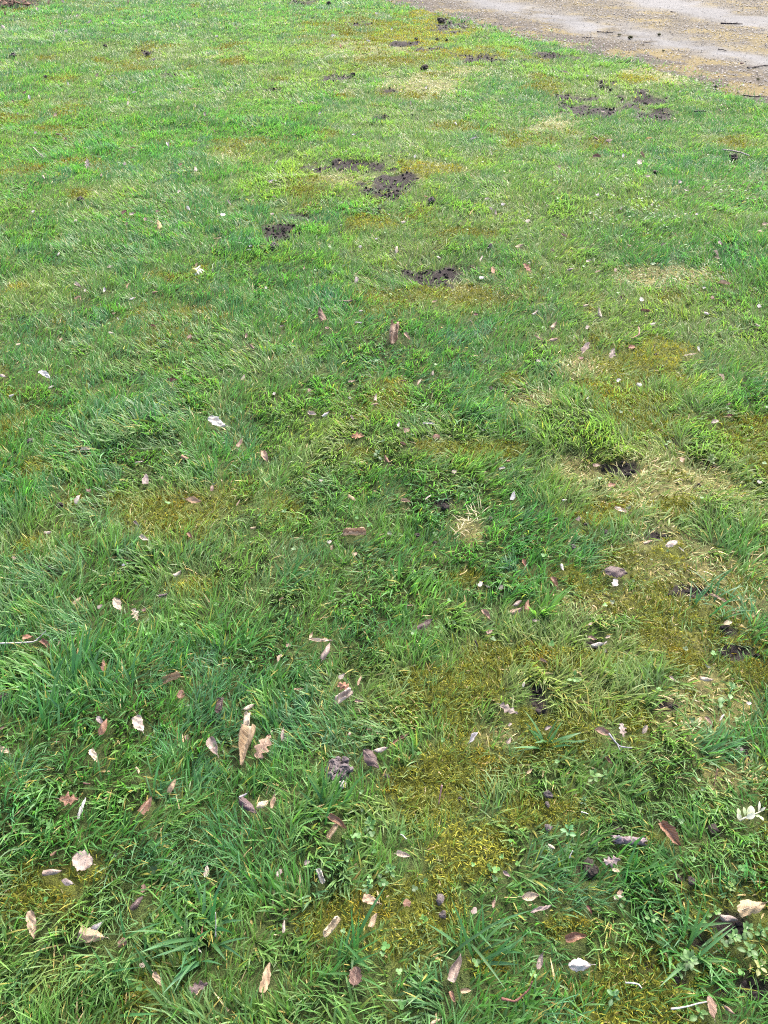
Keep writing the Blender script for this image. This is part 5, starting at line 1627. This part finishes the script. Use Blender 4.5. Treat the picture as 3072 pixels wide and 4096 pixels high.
# ------------------------------------------------------------------ small broad-leaved plants: leaves in pairs on a short stem
def oval_leaf(name, L, W, col, cup=.25):
    nu, nv = 9, 5; V = []
    for i in range(nu):
        u = i / (nu - 1)
        hw = max(.06, math.sin(math.pi * min(1, .06 + .94 * u ** 1.15))) ** .8 * W / 2
        if i == nu - 1: hw = W * .03
        for j in range(nv):
            v = -1 + 2 * j / (nv - 1)
            V.append((u * L, v * hw, abs(v) * hw * cup + .22 * L * u * (1 - u) * 1.2))
    C = np.tile(np.array(col), (nu * nv, 1)) * (1 + .10 * (np.tile(np.abs(np.linspace(-1, 1, nv)) < .2, nu)[:, None]))
    return mesh_np(name, np.array(V), [grid_faces(nu, nv)], C)


PLANTS = [  # x, y, leaves, leaf length, tint, label
    (2372, 3118, 9, .021, (.12, .24, .085), 'leafy green weed on the upper rim of the olive moss'),
    (2408, 3112, 6, .017, (.11, .22, .08), 'smaller leafy weed touching the right of the one on the moss rim'),
    (2270, 3338, 6, .020, (.10, .27, .13), 'single bright seedling with round leaves on olive moss'),
    (2600, 3680, 5, .017, (.12, .25, .09), 'small pale green seedling above the lower right bare soil'),
    (2928, 3758, 8, .021, (.12, .25, .10), 'leafy weed at the right, lower left of a trio'),
    (2978, 3730, 8, .020, (.11, .23, .09), 'leafy weed at the right, upper one of a trio'),
    (2988, 3812, 8, .022, (.10, .21, .085), 'leafy weed at the right, lowest of a trio'),
    (2750, 3852, 12, .024, (.13, .25, .12), 'biggest leafy weed, between two black soil holes at the bottom right'),
    (2712, 3892, 4, .018, (.12, .24, .11), 'weed shoot hanging over the black hole under the biggest weed'),
    (3035, 3735, 6, .020, (.09, .20, .07), 'leafy weed cut by the right edge next to the trio'),
    (2850, 3660, 5, .018, (.12, .25, .08), 'young weed shoot left of the big corrugated leaf'),
    (2474, 3610, 5, .017, (.08, .19, .06), 'round leaved weed below the small round pink leaf tip'),
    (2450, 3996, 6, .018, (.08, .2, .09), 'dark little weed left of the white blade-like stem'),
    (2790, 4065, 6, .019, (.09, .2, .06), 'weed below the white blade-like stem, bottom right'),
    (3030, 3878, 7, .020, (.36, .40, .20), 'pale yellowish weed at the right edge below the trio'),
    (2918, 3560, 9, .012, (.16, .28, .08), 'yellow green chickweed tip above the big corrugated leaf'),
    (2290, 2730, 4, .026, (.12, .26, .08), 'pale clover-like plant on gold moss at the right'),
    (2443, 2688, 4, .020, (.12, .26, .10), 'small pale green plant on orange moss at the right'),
    (2917, 2776, 3, .030, (.17, .33, .15), 'smooth pale green oval leaves in straw near the right edge'),
    (2880, 2825, 3, .026, (.10, .22, .08), 'darker green oval leaves left of the white petal-like chip'),
    (2330, 3215, 14, .009, (.045, .12, .05), 'dark green tiny-leaved mat on olive moss'),
    (2840, 1850, 12, .022, (.16, .25, .12), 'greyish green weed beside the right-hand bare soil'),
    (1510, 1828, 9, .022, (.06, .15, .06), 'rosette of small green leaves, centre of the lawn'),
    (2780, 3205, 6, .016, (.12, .26, .09), 'little weed in grass left of the pale sprig'),
    (1480, 3310, 8, .020, (.06, .16, .05), 'buttercup-like plant above the pinkish white crumpled leaf'),
    (1690, 3695, 6, .015, (.11, .25, .06), 'light green clover-like plant right of the clover patch, bottom middle'),
    (1470, 3560, 8, .016, (.07, .18, .07), 'clover plant left of the clover patch, lower middle'),
    (1560, 3490, 9, .016, (.07, .18, .07), 'clover plant at the top of the clover patch, lower middle'),
    (2205, 130, 10, .035, (.12, .25, .09), 'low green weed growing in the brown gravel by the lawn edge'),
]
for k, (px, py, nl, Ll, col, label) in enumerate(PLANTS):
    Zg = cam_depth(ground_pt(px, py))
    p = ground_pt(px, py, 0.012 if Zg < 4 else .0); rr = random.Random(k + 300)
    o = empty('weed_plant', p)
    tag(o, label, 'weed', 'small broad-leaved weeds in the lawn')
    hh = .022
    s_ = link('stem', tube_mesh('stem', [(0, 0, -.012), (.002, .001, hh * .5), (.001, -.001, hh)], [.0014, .0012, .001], 5), M_STEM, o)
    colour_of(s_, np.array(col) * .9)
    a = rr.uniform(0, 6.28)
    col = (col[0] * .62, col[1] * .60, col[2] * .42)
    for b in range(nl):
        tier = b / max(1, nl - 1)
        ll = Ll * (.72 - .28 * tier) * rr.uniform(.85, 1.15)
        f = link('leaf', oval_leaf('leaf', ll, ll * rr.uniform(.55, .72), np.array(col) * rr.uniform(.8, 1.15)), M_CLOVER, o)
        f.location = (0.002 * math.cos(a), .002 * math.sin(a), .003 + hh * tier)
        f.rotation_euler = (rr.gauss(0, .15), -(.05 + .65 * tier) + rr.gauss(0, .12), a)
        a += 3.14159 if b % 2 == 0 else 1.35
        a += rr.gauss(0, .2)

# ------------------------------------------------------------------ the bleached sprig near the right edge
p = ground_pt(2990, 3265, .030); Z = cam_depth(p); q = Z / FOC
o = empty('bleached_sprig', p); tag(o, 'bleached sprig with pale oval leaves lying in grass near the right edge', 'sprig')


def loc(px, py): return ground_pt(px, py, .030) - p


sp_pts = [loc(2958, 3283), loc(2978, 3272), loc(3005, 3262), loc(3035, 3250), loc(3055, 3236)]
s_ = link('stem', tube_mesh('stem', sp_pts, [.0020, .0020, .0016, .0013, .0011], 6), M_STEM, o); colour_of(s_, (.27, .27, .18))
for (bx, by, tx, ty, w, col) in ((2983, 3272, 3016, 3268, .55, (.33, .33, .27)), (2957, 3266, 2947, 3240, .5, (.30, .35, .19)), (2980, 3262, 2970, 3235, .45, (.26, .32, .16)),
                                 (2990, 3262, 3000, 3230, .45, (.33, .37, .22)), (2998, 3260, 3006, 3234, .7, (.34, .37, .26)), (3022, 3262, 3036, 3275, .5, (.27, .34, .2)),
                                 (3036, 3264, 3048, 3290, .4, (.3, .38, .2)), (3034, 3246, 3033, 3213, .25, (.32, .31, .25)), (2962, 3280, 2944, 3262, .8, (.3, .3, .22)), (3040, 3246, 3057, 3236, .35, (.32, .31, .25))):
    A, B = loc(bx, by), loc(tx, ty); B = B + np.array([0, 0, .008])
    L = float(np.linalg.norm(B - A)); X = (B - A) / L; Y = np.cross([0, -.3, 1], X); Y /= np.linalg.norm(Y)
    f = link('leaf', oval_leaf('leaf', L, L * w, col, .2), M_CLOVER, o)
    f.matrix_local = frame(X, Y, np.cross(X, Y), A)

# ------------------------------------------------------------------ the withered flower with a yellow mouth
p = ground_pt(787, 1075, .045); q = cam_depth(p) / FOC
o = empty('withered_flower', p); tag(o, 'withered white flower with a yellow mouth lying in the left lawn', 'flower')
A, B = ground_pt(777, 1081, .052) - p, ground_pt(802, 1061, .052) - p
D = B - A; Lf = min(np.linalg.norm(D), .075); D = D / np.linalg.norm(D); A = -D * Lf * .45; B = D * Lf * .55
t_ = link('flower_tube', tube_mesh('flower_tube', [A + D * Lf * f for f in (.12, .25, .45, .7, .92, 1.0)], [.0095, .0065, .0036, .0030, .0034, .0015], 9), M_STEM, o); colour_of(t_, (.33, .33, .27))
m_ = link('mouth', tube_mesh('mouth', [A, A + D * Lf * .05, A + D * Lf * .17], [.0085, .0115, .0095], 10), M_STEM, o); colour_of(m_, (.46, .42, .10))
for k in range(4):
    a = random.Random(k)
    f = link('petal', oval_leaf('petal', .030, .010, (.3, .32, .26), .3), M_CLOVER, o)
    f.location = A + D * Lf * (.3 + .12 * k) + np.array([0, 0, -.004]); f.rotation_euler = (0, .45, -1.5 + .45 * k)
